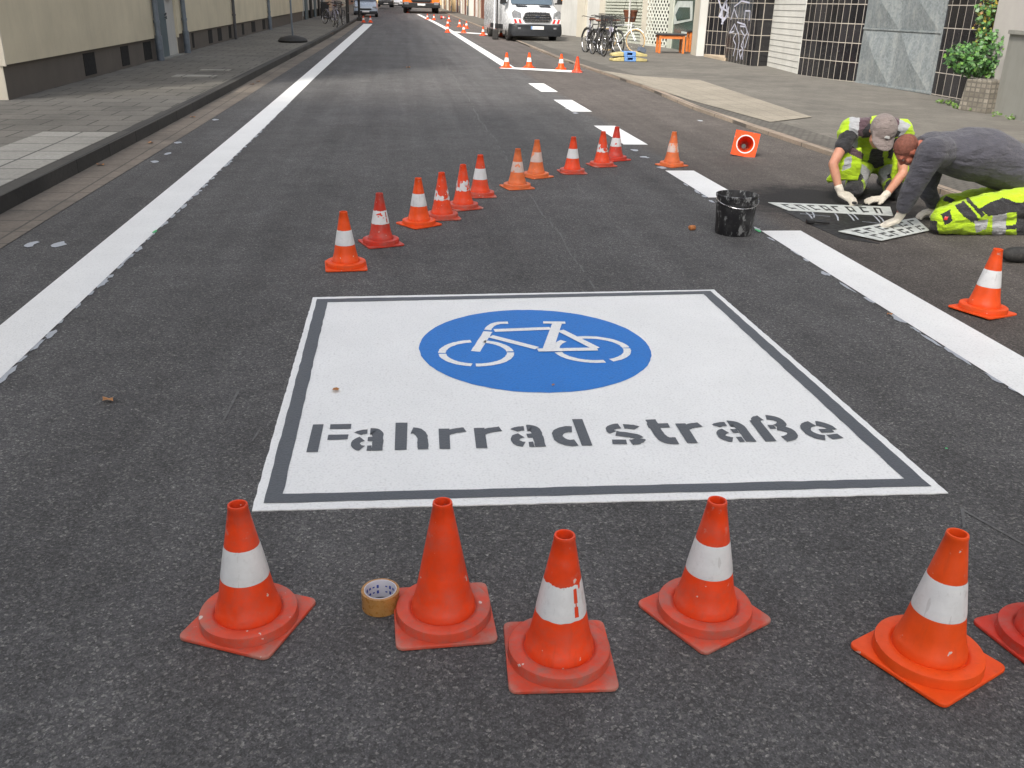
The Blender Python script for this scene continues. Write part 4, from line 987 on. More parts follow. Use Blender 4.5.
b = MB(); b.tube([at(984, 82, 15.5), at(990, 50, 15.6), at(994, 20, 15.65), at(990, -20, 15.65), at(996, -60, 15.65)], [.03, .025, .022, .02, .015], 8); b.tube([at(980, 80, 15.5), at(970, 66, 15.3), at(958, 62, 15.3)], .012, 6); b.build('stem', M['stem'], iv, True)
b = MB()
for px, py in ((942, 103), (951, 103), (952, 105), (958, 108), (963, 108.5), (975, 111), (998, 116), (1012, 119)): leaves(b, spot(px, py, .05)+Vector((-.03, 0, .03)), (.09, .07, .045), 22, .035, int(px), 0)
o = b.build('weeds', M['grass']); tag(o, 'green weeds sprouting at the foot of the planter and wall', 'weeds', kind='stuff')

# ------------------------------------------------------------------ bicycles
def make_bike(name, frame, tyre, saddle, basket=False, bag=False):
    """rides towards -Y; origin on the ground under the bottom bracket"""
    t = thing(name, 'b', 'bicycle'); r = .34; fy, ry = -.60, .48
    for yy in (fy, ry):
        b = MB(); b.tube([(0, yy+r*math.cos(a), r+r*math.sin(a)) for a in [2*math.pi*k/28 for k in range(28)]], .019, 8, closed=True); wh = b.build('wheel', tyre, t, smooth=60)
        b = MB(); b.tube([(0, yy+(r-.028)*math.cos(a), r+(r-.028)*math.sin(a)) for a in [2*math.pi*k/28 for k in range(28)]], .008, 6, closed=True)
        for k in range(14): a = 2*math.pi*k/14; b.tube([(.02*(-1)**k, yy, r), (0, yy+(r-.03)*math.cos(a), r+(r-.03)*math.sin(a))], .0018, 4)
        b.tube([(-.04, yy, r), (.04, yy, r)], .018, 8); b.build('rim_and_spokes', M['chrome'], wh)
    b = MB(); hd, bbk, st, sd2 = (0, -.42, .82), (0, .0, .29), (0, .16, .80), (0, .19, .92)
    b.tube([(0, -.44, .90), (0, -.40, .68)], .018, 8); b.tube([hd, st], .014, 8); b.tube([(0, -.405, .70), bbk], .017, 8); b.tube([bbk, st], .014, 8)
    for s2 in (-1, 1):
        b.tube([(0, -.41, .70), (.045*s2, -.45, .62), (.045*s2, fy, r)], .011, 6); b.tube([bbk, (.05*s2, ry, r)], .009, 6); b.tube([st, (.05*s2, ry, r)], .008, 6)
    b.build('frame', frame, t, smooth=60)
    b = MB(); b.tube([st, sd2], .012, 8); b.tube([(0, -.44, .90), (0, -.45, 1.02)], .013, 8); b.tube([(-.29, -.28, 1.03), (-.24, -.38, 1.05), (0, -.46, 1.02), (.24, -.38, 1.05), (.29, -.28, 1.03)], .011, 8); b.build('handlebar', M['bikedark'], t, smooth=60)
    b = MB(); b.ball((0, .22, .95), (.085, .13, .035), 12); b.ball((0, .08, .95), (.03, .1, .022), 10); b.build('saddle', saddle, t, smooth=80)
    b = MB()
    for yy, a0, a1 in ((fy, 20, 150), (ry, 10, 150)):
        pts = [(0, yy+(r+.035)*math.cos(R(a)), r+(r+.035)*math.sin(R(a))) for a in range(a0, a1, 10)]
        b.loft([[Vector(p)+Vector((-.027, 0, 0)), Vector(p)+Vector((.027, 0, 0)), Vector(p)+Vector((.02, 0, .008)), Vector(p)+Vector((-.02, 0, .008))] for p in pts])
    b.build('mudguard', frame, t)
    b = MB(); b.lathe([(.02, -.004), (.085, -.004), (.085, .004), (.02, .004)], 20)
    for v in b.v: v.xyz = (v.z+.05, v.x, v.y+.29)
    b.tube([(.06, 0, .29), (.06, .1, .16)], .009, 6); b.tube([(-.06, 0, .29), (-.06, -.1, .42)], .009, 6); b.box((.11, .1, .16), (.09, .06, .02)); b.box((-.11, -.1, .42), (.09, .06, .02)); b.build('crank', M['bikedark'], t)
    if basket:
        b = MB()
        for z, s2 in ((.82, .12), (.92, .14), (1.02, .155), (1.1, .165)): b.tube([(-s2, -.75, z), (s2, -.75, z), (s2, -.50, z), (-s2, -.50, z)], .006, 5, closed=True)
        for k in range(9):
            u = -1+k*.25; b.tube([(u*.12, -.75, .82), (u*.165, -.75, 1.1)], .004, 4); b.tube([(u*.12, -.50, .82), (u*.165, -.50, 1.1)], .004, 4)
            for s2 in (-1, 1): b.tube([(s2*.12, -.625+u*.125, .82), (s2*.165, -.625+u*.125, 1.1)], .004, 4)
        b.bx(-.12, .12, -.75, -.5, .815, .822); b.build('basket', M['bikedark'], t)
    b = MB(); b.box((0, -.5, .78), (.06, .05, .07)); b.build('headlamp', M['lamp'], t, bevel=.01)
    return t
bk1 = make_bike('bicycle', M['bikegrey'], M['rubber'], M['saddle'])
bk2 = make_bike('bicycle', M['bikedark'], M['rubber'], M['saddle'], True)
bk3 = make_bike('bicycle', M['bikewhite'], M['cork'], M['saddle'])
BG = 'bicycles parked on the right pavement'; BL = 'bicycles parked on the left pavement'
def put(o, px, py, rz, label, grp, dz=.045, lean=3, s=1.0):
    p = spot(px, py, dz); o.location = p; o.rotation_euler = (0, R(lean), R(rz)); o.scale = (s, s, s); tag(o, label, 'bicycle', grp); return o
put(bk1, 588, 50, -14, 'lilac-grey bicycle, leftmost of the parked bunch beside the kerb', BG)
put(bk2, 597, 55, 6, 'dark bicycle with a wire front basket in the parked bunch', BG, s=1.03)
put(copy_tree(bk2), 607, 53, 22, 'dark basket bicycle in the parked bunch, right of the first basket bicycle', BG, lean=-4)
put(copy_tree(bk2), 592, 53, 14, 'dark basket bicycle squeezed in next to the lilac-grey one', BG, lean=4, s=1.05)
put(copy_tree(bk1), 611, 51, -8, 'dark-tyred grey bicycle closest to the white one', BG, lean=-5, s=1.05)
c4 = copy_tree(bk1); put(c4, 601, 50, -25, 'grey bicycle behind the two basket bicycles', BG, lean=5)
put(bk3, 619, 51, 48, 'white bicycle with tan tyres beside the thin pole and brown pot', BG, lean=-3)
put(copy_tree(bk1), 335, 27, 12, 'dark bicycle in the middle of the three on the far left pavement', BL, .12)
put(copy_tree(bk2), 341, 25, -10, 'dark basket bicycle nearest to the road on the far left pavement', BL, .12)
put(copy_tree(bk1), 329, 24, 30, 'dark bicycle leaning closest to the facade on the far left pavement', BL, .12, 8)
q = spot(325.5, 18.5, .12); t = thing('litter_bin', 'black upright bin against the facade on the far left pavement', 'bin', q); b = MB(); b.box((0, 0, .45), (.5, .45, .9)); b.build('bin_body', M['black'], t, bevel=.04); b = MB(); b.box((0, 0, .93), (.54, .5, .05)); b.build('lid', M['rubber'], t, bevel=.02)
q = spot(348, 23, .12); t = thing('bicycle_stand', 'dark metal frame standing at the kerb beside the far left bicycles', 'bicycle stand', q); b = MB(); b.tube([(0, -.8, 0), (0, -.8, 1.5), (0, .8, 1.5), (0, .8, 0)], .05, 8); b.tube([(0, -.8, .5), (0, .8, .5)], .03, 8); b.build('frame_tube', M['black'], t)
q = spot(359.5, 21, .12); t = thing('ticket_post', 'dark post with a box-shaped head in front of the silver-blue car', 'post', q); b = MB(); b.tube([(0, 0, 0), (0, 0, 1.2)], .07, 10); b.build('pole', M['black'], t, smooth=60); b = MB(); b.box((0, 0, 1.45), (.32, .25, .6)); b.build('head', M['darkpipe'], t, bevel=.03); b = MB(); b.box((0, 0, .1), (.3, .3, .2)); b.build('foot', M['rubber'], t, bevel=.03)
# blue and yellow plastic feet, stacked
fo = spot(628, 61, .045)
def foot(z, rz, label):
    t = thing('plastic_foot', label, 'barrier foot', (fo.x, fo.y, fo.z+z), R(rz), 'stacked barrier feet'); b = MB()
    for s2 in (-1, 1):
        b = MB(); b.loft([[Vector((s2*x, y_*w2, zz_)) for y_, zz_ in ((-1, 0), (1, 0), (1, h2), (-1, h2))] for x, w2, h2 in ((.17, .2, .11), (.3, .2, .1), (.5, .17, .06))])
        b.build('yellow_end', M['yellowplastic'], t, bevel=.015)
    b = MB()
    b.bx(-.165, -.075, -.21, .21, .0, .125); b.bx(.075, .165, -.21, .21, .0, .125); b.bx(-.0745, .0745, -.21, .21, .0, .035); b.bx(-.0745, .0745, -.21, .21, .095, .125); b.bx(-.0745, .0745, .0, .2, .034, .096); b.build('blue_middle', M['blueplastic'], t, bevel=.008)
    return t
foot(0, 4, 'lower blue and yellow plastic barrier foot beside the bicycles'); foot(.13, -2, 'upper blue and yellow plastic barrier foot, on top of its twin')
b = MB(); b.box((0, 0, 0), (.22, .14, .12)); b.box((.0, 0, .07), (.12, .1, .03)); o = b.build('slate_block', M['slateplastic'], bevel=.015); o.location = fo+Vector((.38, .05, .285)); o.rotation_euler = (0, R(20), R(15)); tag(o, 'slate-blue block lying on the right end of the stacked barrier feet', 'block')
# pole with pot
q = spot(627, 50, .045)
t = thing('thin_pole', 'thin white pole on the right pavement in front of the white bicycle', 'pole', q); b = MB(); b.tube([(0, 0, 0), (0, 0, 3.4)], .028, 10); b.build('pole', M['whitewall'], t, smooth=60)
b = MB(); b.lathe([(.0, 0), (.07, 0), (.07, .02), (.035, .05), (.035, .1)], 16); b.build('foot_plate', M['chrome'], t)
q = at(630, 22, q.y+.35); t = thing('hanging_pot', 'brown flower pot hanging against the slatted shutter', 'pot', q); b = MB(); b.lathe([(0, 0), (.17, 0), (.235, .33), (.25, .33), (.25, .38), (.235, .38), (.225, .34), (.17, .03), (0, .03)], 28); b.build('pot_shell', M['pot'], t, smooth=40)
b = MB(); b.tube([(-.24, 0, .37), (-.15, .05, .75), (0, .1, .95), (.15, .05, .75), (.24, 0, .37)], .006, 5); b.build('hanger', M['black'], t)
# tables
def table(px, py, w2, d2, h, rz, label, grp='orange-legged tables by the shop'):
    p = spot(px, py, .045); t = thing('table', label, 'table', p, R(rz), grp)
    b = MB(); b.bx(-w2/2-.04, w2/2+.04, -d2/2-.03, d2/2+.03, h-.05, h); b.build('table_top', M['tabletop'], t, bevel=.006)
    for sx in (-1, 1):
        for sy in (-1, 1): b = MB(); b.box((sx*(w2/2-.035), sy*(d2/2-.035), (h-.052)/2), (.07, .07, h-.052)); b.build('leg', M['wood'], t, bevel=.004)
    b = MB()
    for sy in (-1, 1): b.box((0, sy*(d2/2-.03), h-.11), (w2-.15, .03, .1))
    for sx in (-1, 1): b.box((sx*(w2/2-.03), 0, h-.11), (.03, d2-.15, .1))
    b.build('apron', M['wood'], t)
table(669.5, 53, .84, .6, .60, -6, 'low table with orange legs and black top in front of the lattice')
table(694, 52, .5, .4, .68, 0, 'orange-legged stool partly behind the cream pilaster')
# post next to the van
q = spot(495.3, 39.5)
t = thing('site_post', 'white and dark twin post in a black foot standing beside the van', 'post', q)
b = MB(); b.tube([(-.05, 0, .3), (-.05, 0, 2.6)], .035, 8); b.build('pole', M['vanwhite'], t, smooth=60)
b = MB(); b.tube([(.06, 0, .3), (.06, 0, 2.6)], .03, 8); b.build('dark_pole', M['black'], t, smooth=60)
b = MB(); b.box((0, 0, .2), (.24, .24, .4)); b.build('foot', M['rubber'], t, bevel=.04)

# ------------------------------------------------------------------ vehicles
def section(hw, htop, z0, z1, y, r=.08, belt=None, n=4):
    """rounded cross-section, closed ring, symmetric in x"""
    zb = belt if belt else (z0+z1)/2; zb = min(zb, z1-.05)
    half = [(0, z0), (hw-.06, z0), (hw, z0+.1), (hw, zb)]
    for k in range(n+1):
        a = R(90*k/n); half.append((htop-r+r*math.cos(a)*1.0, z1-r+r*math.sin(a)))
    half.append((0, z1+.02))
    ring = [Vector((x, y, z)) for x, z in half]+[Vector((-x, y, z)) for x, z in half[-2:0:-1]]
    return ring
def wheels(t, xs, ys, r, w2=.2):
    for yy in ys:
        for sx in (-1, 1):
            b = MB(); b.lathe([(r*.62, -w2/2), (r*.9, -w2/2), (r, -w2/2+.03), (r, w2/2-.03), (r*.9, w2/2), (r*.62, w2/2)], 28)
            for v in b.v: v.xyz = (v.z+sx*xs, v.x+yy, v.y+r)
            wh = b.build('wheel', M['rubber'], t, smooth=50)
            b = MB(); b.lathe([(0, .02), (r*.2, .03), (r*.3, -.01), (r*.62, .02), (r*.62, -w2/2)], 20)
            for v in b.v: v.xyz = ((v.z+w2/2-.03)*sx+sx*xs, v.x+yy, v.y+r)
            b.build('rim', M['chrome'], wh, smooth=50)
def flatpart(name, pts, y, mat, t, th=-.02, bev=0):
    b = MB(); b.prism([(x, yf if yf is not None else y, z) for x, z, yf in [(p+(None,))[:3] for p in pts]], (0, th, 0)); return b.build(name, mat, t, bevel=bev)
# white van
vl = spot(536, 42); t = thing('van', 'white delivery van with dark grille and red-white warning stripes parked facing us at the right', 'van', Vector((vl.x+.02, vl.y, vl.z)), R(6))
b = MB()
b.loft([section(.86, .78, .42, .95, .02), section(.98, .88, .36, 1.12, .12, belt=.9), section(1.02, .90, .34, 1.22, .45, belt=1.0), section(1.03, .92, .34, 1.33, .95, belt=1.05), section(1.03, .88, .34, 1.75, 1.35, belt=1.2), section(1.03, .84, .34, 2.28, 1.85, belt=1.3, r=.12), section(1.03, .86, .34, 2.5, 2.4, belt=1.4, r=.14), section(1.03, .88, .34, 2.52, 5.6, belt=1.4, r=.14), section(1.0, .86, .4, 2.46, 5.75, belt=1.4, r=.14)])
b.build('body', M['vanwhite'], t, smooth=40)
b = MB(); b.add([(-.82, .93, 1.335), (.82, .93, 1.335), (.86, 1.02, 1.40), (.77, 1.84, 2.26), (-.77, 1.84, 2.26), (-.86, 1.02, 1.40)], [(0, 1, 2, 3, 4, 5)])
b.v = [v+Vector((0, -.03, .035)) for v in b.v]; b.build('windscreen', M['windscreen'], t)
b = MB(); b.loft([section(.9, .86, .22, .60, -.06, r=.1), section(1.02, .98, .2, .64, .02, r=.06), section(1.05, 1.03, .2, .66, .14, r=.03), section(1.05, 1.03, .2, .66, .5, r=.03)]); b.build('bumper', M['bumper'], t, smooth=40)
b = MB(); gr = [(-.50, .72), (.50, .72), (.60, .86), (.50, 1.07), (.36, 1.1), (-.36, 1.1), (-.50, 1.07), (-.60, .86)]
b.prism([(x, -.02, z) for x, z in gr], (0, .1, 0)); gg = b.build('grille', M['chrome'], t, bevel=.01)
b = MB(); b.prism([(x*.93, -.03, .90+(z-.90)*.84) for x, z in gr], (0, .02, 0)); b.build('grille_mesh', M['bumper'], gg)
b = MB(); [b.bx(-.5, .5, -.045, -.031, z, z+.025) for z in (.79, .88, .97)]; b.build('grille_bar', M['chrome'], gg)
b = MB(); b.prism([(.11*math.cos(2*math.pi*k/20), -.06, .925+.045*math.sin(2*math.pi*k/20)) for k in range(20)], (0, .02, 0)); b.build('badge', worn('dark_badge', (.03, .035, .05), .3), gg)
for s2 in (-1, 1):
    b = MB(); b.prism([(s2*.64, .02, .86), (s2*.96, .10, .88), (s2*.985, .14, 1.06), (s2*.90, .10, 1.16), (s2*.66, .03, 1.06)], (0, .06, 0)); b.v = [v+Vector((0, -.035, 0)) for v in b.v]; b.build('headlight', M['lamp'], t, bevel=.01)
    b = MB(); b.bx(s2*.60, s2*.95, .0, .02, .68, .83); pl = b.build('warning_stripe', M['numplate'], t)
    b = MB()
    for x0 in (.62, .80): b.prism([(s2*(x0), -.004, .685), (s2*(x0+.09), -.004, .685), (s2*(x0+.14), -.004, .825), (s2*(x0+.05), -.004, .825)], (0, .003, 0))
    b.build('red_bar', M['redsign'], pl)
    b = MB(); b.loft([[Vector((s2*(1.05+dx), .98+dy, z)) for dx, dy in ((0, -.05), (.2, -.06), (.22, .04), (0, .04))] for z in (1.38, 1.45, 1.78, 1.84)]); b.tube([(s2*.98, 1.1, 1.4), (s2*1.1, 1.0, 1.42)], .03, 6); mr = b.build('mirror', M['black'], t, bevel=.02)
    b = MB(); b.box((s2*1.23, .91, 1.6), (.05, .02, .12)); b.build('indicator', M['orangelamp'], mr)
    b = MB(); b.prism([(s2*1.0, 1.35, 1.35), (s2*1.0, 2.3, 1.35), (s2*.94, 2.3, 1.95), (s2*.93, 1.8, 1.95)], (s2*.03, 0, 0)); b.build('side_window', M['windscreen'], t)
    b = MB(); b.box((s2*.72, -.055, .5), (.12, .02, .07)); b.build('fog_lamp', M['lamp'], t, bevel=.01)
    b = MB(); b.bx(s2*1.031, s2*1.05, 1.6, 4.1, .42, .60); b.build('side_trim', M['bumper'], t)
b = MB(); b.bx(-.26, .26, -.085, -.07, .46, .58); npl = b.build('number_plate', M['numplate'], t); b = MB(); b.bx(-.26, -.2, -.088, -.0855, .462, .578); b.build('plate_band', M['blueplastic'], npl)
b = MB(); [b.prism([(x, .55, 1.262), (x+.45, .55, 1.262), (x+.45, .8, 1.325), (x, .8, 1.325)], (0, 0, .006)) for x in (-.7, .25)]; b.build('bonnet_vent', M['bumper'], t)
wheels(t, .9, (.95, 4.7), .34, .22)
# generic car
def car(px, py, rz, paint, label, s=1.0, dz=0):
    p = spot(px, py, dz); t = thing('parked_car', label, 'car', p, R(rz), None)
    b = MB(); b.loft([section(.74, .68, .3, .62, 0), section(.86, .8, .25, .78, .12, belt=.6), section(.89, .82, .22, .92, .5, belt=.7), section(.9, .82, .22, 1.0, 1.1, belt=.8), section(.9, .80, .22, 1.05, 1.3, belt=.85), section(.9, .62, .22, 1.44, 1.95, belt=.95, r=.12), section(.9, .62, .22, 1.48, 2.6, belt=.95, r=.12), section(.9, .62, .22, 1.42, 3.3, belt=.95, r=.12), section(.88, .72, .25, 1.05, 3.9, belt=.9), section(.8, .7, .3, .95, 4.1)]); b.build('body', M[paint], t, smooth=40)
    b = MB(); b.add([(-.74, 1.27, 1.09), (.74, 1.27, 1.09), (.56, 1.9, 1.455), (-.56, 1.9, 1.455)], [(0, 1, 2, 3)]); b.v = [v+Vector((0, -.02, .02)) for v in b.v]; b.build('windscreen', M['windscreen'], t)
    b = MB(); b.bx(-.84, .84, -.03, .2, .2, .42); b.build('bumper', M['bumper'], t, bevel=.04)
    b = MB(); b.bx(-.42, .42, -.015, .05, .47, .6); b.build('grille', M['black'], t, bevel=.02)
    for s2 in (-1, 1):
        b = MB(); b.bx(s2*.5, s2*.8, -.0, .2, .6, .74); b.build('headlight', M['lamp'], t, bevel=.03)
        b = MB(); b.box((s2*1.0, 1.35, 1.05), (.18, .1, .13)); b.build('mirror', M['black'], t, bevel=.03)
        b = MB(); b.prism([(s2*.84, 1.55, 1.02), (s2*.84, 3.3, 1.02), (s2*.66, 3.1, 1.36), (s2*.66, 2.0, 1.36)], (s2*.05, 0, 0)); b.build('side_window', M['windscreen'], t)
    b = MB(); b.bx(-.26, .26, -.045, -.031, .33, .44); b.build('number_plate', M['numplate'], t)
    wheels(t, .8, (.8, 3.3), .31, .19); t.scale = (s, s, s); return t
car(366, 17, 2, 'carblue', 'silver-blue car parked facing us on the left beyond the two far cones', 1.0)
car(396, 7.5, -4, 'vanwhite', 'tiny white car far down the street behind the cyclist', 1.0)
car(386, 7.0, 0, 'bikedark', 'dark car far down the street left of the tiny white car', 1.0)
# orange truck
q = spot(421.5, 13.5); q = Vector((q.x, q.y, q.z)); t = thing('truck', 'orange municipal truck with black bumper facing us far down the street', 'truck', q, 0)
ks = q.y/66
b = MB(); b.loft([section(1.2, 1.16, .5, 2.7, 0, r=.12), section(1.25, 1.2, .5, 2.9, .15, r=.12), section(1.25, 1.2, .5, 2.95, 2.2, r=.12)]); b.build('cab', M['truck'], t, smooth=40)
b = MB(); b.bx(-1.25, 1.25, 2.35, 7.5, .9, 3.1); b.build('load_body', M['truck'], t, bevel=.04)
b = MB(); b.bx(-1.05, 1.05, -.04, .04, 1.65, 2.5); b.build('windscreen', M['windscreen'], t, bevel=.03)
b = MB(); b.bx(-1.26, 1.26, -.12, .3, .35, .68); b.bx(-.62, .62, -.05, .05, .70, 1.12); b.build('bumper', M['black'], t, bevel=.04)
b = MB(); [b.bx(-.7, .7, -.065, -.052, z, z+.06) for z in (.78, .9, 1.02)]; b.build('grille', M['bumper'], t)
b = MB(); b.bx(-.26, .26, -.14, -.122, .5, .62); b.build('number_plate', M['numplate'], t)
for s2 in (-1, 1):
    b = MB(); b.bx(s2*.85, s2*1.15, -.14, -.122, .55, .72); b.build('headlight', M['lamp'], t)
    b = MB(); b.box((s2*1.45, .1, 1.9), (.2, .12, .6)); b.tube([(s2*1.2, .2, 2.2), (s2*1.42, .12, 2.1)], .02, 6); b.build('mirror', M['black'], t, bevel=.02)
wheels(t, 1.05, (1.0, 5.8), .48, .28); t.scale = (ks*.98,)*3

# ------------------------------------------------------------------ people
def seg_dist(c, p, q):
    d = q-p; L = d.length_squared
    t = max(0, min(1, (c-p).dot(d)/L)) if L > 1e-9 else 0
    return (c-(p+d*t)).length
def cloth_pattern(patches, base=0):
    """colour blocks of a garment, given by the outlines they have on the side turned to the street"""
    def inside(x, y, P):
        k = False
        for i in range(len(P)):
            (x0, y0), (x1, y1) = P[i-1], P[i]
            if (y0 > y) != (y1 > y) and x < (x1-x0)*(y-y0)/(y1-y0)+x0: k = not k
        return k
    def f(c, nrm):
        v = c-V3((0, 0, CAM_H)); 
        if nrm.dot(v.normalized()) > .15: return base
        d = v.dot(fwd); x = 512+F_PX*v.dot(RT)/d+noise.noise(c*25)*1.0; y = 384-F_PX*v.dot(UP)/d+noise.noise(c*25+V3((9, 0, 0)))*1.0; m = base
        for P, mi in patches:
            if inside(x, y, P): m = mi
        return m
    return f
def painter(marks, base=0):
    """marks: (p, q, radius, material index); the last match wins"""
    def f(c):
        m = base
        for p, q, r_, mi in marks:
            if seg_dist(c, p, q) < r_+.006*noise.noise(c*30): m = mi
        return m
    return f
def ellring(c, u, v, a, b2, n=18):
    return [c+u*(a*math.cos(2*math.pi*k/n))+v*(b2*math.sin(2*math.pi*k/n)) for k in range(n)]
def torso_loft(b, secs, side):
    """secs: (centre, half width, half thickness); side: shoulder-to-shoulder direction"""
    for i in range(len(secs)):
        c, a, th = secs[i]
    rings = []
    for i, (c, a, th) in enumerate(secs):
        t = (secs[min(i+1, len(secs)-1)][0]-secs[max(i-1, 0)][0]).normalized(); u = (side-t*side.dot(t)).normalized(); v = t.cross(u)
        rings.append(ellring(c, u, v, a, th))
    b.loft(rings)
    return b
def hand_mb(wrist, fdir, back, thumb_side, curl=.5, s=1.0):
    """palm, four unequal bent fingers and a thumb leaving the side of the palm"""
    f = fdir.normalized(); n_ = (back-f*back.dot(f)).normalized(); sd_ = f.cross(n_).normalized()*thumb_side; b = MB()
    pc_ = wrist+f*.052*s
    for k in (-1, -.33, .33, 1): b.limb([(wrist+f*.012*s+sd_*.018*k*s, .021*s), (wrist+f*.085*s+sd_*.032*k*s, .0165*s)], 10)
    for k, (off_, ln) in enumerate(((.033, .072), (.011, .080), (-.011, .074), (-.032, .058))):
        p = wrist+f*.088*s+sd_*off_*s; d = (f+sd_*off_*2.2).normalized(); ch = [(p, .0125*s)]
        for j, (fr, an) in enumerate(((.45, curl*.5), (.30, curl*1.2), (.25, curl*1.7))):
            dd = d*math.cos(an)-n_*math.sin(an); p = p+dd*ln*fr*s; ch.append((p, (.0118-.0012*j)*s))
        b.limb(ch, 10)
    p = wrist+f*.025*s+sd_*.030*s; d1 = (f*.6+sd_*.75-n_*.15).normalized(); d2 = (f*.9+sd_*.25-n_*.3).normalized()
    b.limb([(p, .017*s), (p+d1*.038*s, .0145*s), (p+d1*.038*s+d2*.034*s, .012*s)], 10)
    return b
def glove(parent, wrist, fdir, back, side, curl, arm_dir, grime=True):
    b = hand_mb(wrist, fdir, back, side, curl, 1.06); b.limb([(wrist-arm_dir*.055, .036), (wrist+fdir.normalized()*.012, .031)], 12)
    o = b.fused('glove', [M['glove'], M['darkcloth']], parent, .0045, 2); return o
def head_mb(c, face, up, s=1.0):
    f = face.normalized(); u = (up-f*up.dot(f)).normalized(); sd_ = f.cross(u); b = MB(); Mx = Matrix((sd_, f, u)).transposed()
    P = lambda x, y, z: c+(sd_*x+f*y+u*z)*s
    b.ball(P(0, -.012, .03), (.077*s, .096*s, .088*s), 20, M=Mx); b.ball(P(0, .025, -.045), (.060*s, .066*s, .070*s), 18, M=Mx); b.ball(P(0, .060, -.085), (.028*s, .026*s, .022*s), 12, M=Mx)
    b.limb([(P(0, .088, .022), .012*s), (P(0, .108, -.018), .014*s)], 10); b.ball(P(0, .096, -.024), (.019*s, .014*s, .010*s), 10, M=Mx)
    b.limb([(P(-.045, .070, .032), .014*s), (P(0, .084, .034), .012*s), (P(.045, .070, .032), .014*s)], 10)
    b.limb([(P(-.022, .086, -.055), .007*s), (P(0, .092, -.053), .008*s), (P(.022, .086, -.055), .007*s)], 8); b.limb([(P(-.018, .084, -.065), .008*s), (P(.018, .084, -.065), .008*s)], 8)
    for k in (-1, 1): b.ball(P(.076*k, -.008, -.005), (.011*s, .022*s, .032*s), 12, M=Mx); b.ball(P(.045*k, .062, -.03), (.024*s, .022*s, .024*s), 10, M=Mx)
    return b, P, Mx
def eyes(parent, P, Mx, s=1.0):
    for k in (-1, 1):
        b = MB(); b.ball(P(.030*k, .0745, .006), .0095*s, 12); b.ball(P(.030*k, .0805, .003), .0048*s, 8, mi=1); b.build('eye', [M['eye'], M['black']], parent, True, smooth=80)

# --- worker in the yellow vest, kneeling and facing us ---
V3 = Vector
pr = spot(872, 203); w1 = thing('person', 'kneeling man in a fluorescent yellow vest and taupe cap leaning over a stencil', 'person', (pr.x, 7.8, 0), 0, None)
kL, kR_ = at(853, 193, 7.72), at(893, 195, 7.72); hpL, hpR = at(861, 172, 8.12), at(885, 173, 8.12); anL, anR = at(858, 190, 8.3), at(888, 190, 8.3)
for a in (kL, kR_): a.z = .085
for a in (anL, anR): a.z = .06
shL, shR = at(851, 130, 7.80), at(901, 131, 7.80)
pel = (hpL+hpR)/2; pel.z = .30; hpL.z = hpR.z = .27
chest = at(876, 141, 7.92); neck = at(879, 128, 7.74); hc = at(881, 132.5, 7.58)
elL, elR = at(833, 164, 7.64), at(903, 173, 7.66)
wrL = at(840, 193, 7.56); wrR = at(883, 200.5, 7.53); wrL.z = max(wrL.z, .075); wrR.z = .055
side = (shR-shL).normalized()
face1 = V3((-.18, -.62, -.76)); up1 = V3((0.05, -.72, .62))
b, P1, Mx1 = head_mb(hc, face1, up1, 1.12)
b.limb([(chest, .11), (neck, .058), (hc-face1*.0-up1*.05, .055)])
torso_loft(b, [(pel, .15, .10), (pel.lerp(chest, .5), .145, .095), (chest, .17, .10), (neck, .12, .06)], side)
for s_h, el, wr, hp, kn, an in ((shL, elL, wrL, hpL, kL, anL), (shR, elR, wrR, hpR, kR_, anR)):
    b.limb([(neck, .05), (s_h, .058), (s_h.lerp(el, .45), .050), (el, .040), (el.lerp(wr, .35), .040), (wr, .027)])
    b.limb([(pel, .10), (hp, .085), (kn, .056), (an, .042), (an+V3((0, .06, -.0)), .03)])
body1 = b.fused('body', [M['skin']], w1, .009, 4)
eyes(w1, P1, Mx1, 1.12)
# cap with a brim
u1 = (up1-face1.normalized()*up1.dot(face1.normalized())).normalized(); b = MB()
b.ball(P1(0, -.014, .042), (.112, .128, .104), 22, M=Mx1)
cc1 = [P1(.080*math.sin(R(a)), .085+.090*math.cos(R(a)), .036-.012*abs(math.sin(R(a)))) for a in range(-90, 91, 15)]
cc0 = [P1(.082*math.sin(R(a)), .045+.045*math.cos(R(a)), .052-.012*abs(math.sin(R(a)))) for a in range(-90, 91, 15)]
for p, q in zip(cc0, cc1): b.limb([(p, .0095), (q, .0085)], 8)
for row in (cc0, cc1, [p.lerp(q, .5) for p, q in zip(cc0, cc1)]):
    b.limb([(p, .0085) for p in row], 8)
cap = b.fused('cap', [M['cap']], w1, .006, 3)
b = MB(); b.ball(P1(0, -.02, .134), .009, 8); b.build('cap_button', M['cap'], cap).location = (0, 0, 0)
for ch in cap.children:
    for v in ch.data.vertices: v.co -= V3(w1.location)
lg = P1(-.002, .089, .084); nrm = (lg-P1(0, -.014, .042)).normalized(); lx1 = nrm.cross(u1).normalized(); ly1 = nrm.cross(lx1)
b = MB(); pts = [lg+nrm*.006+lx1*x*.021+ly1*y_*.011 for x, y_ in ((-1, -.3), (-.6, -1), (.6, -1), (1, -.3), (1, 1), (-1, 1))]; b.prism([p-V3(w1.location) for p in pts], nrm*.003); b.build('cap_badge', M['numplate'], cap)
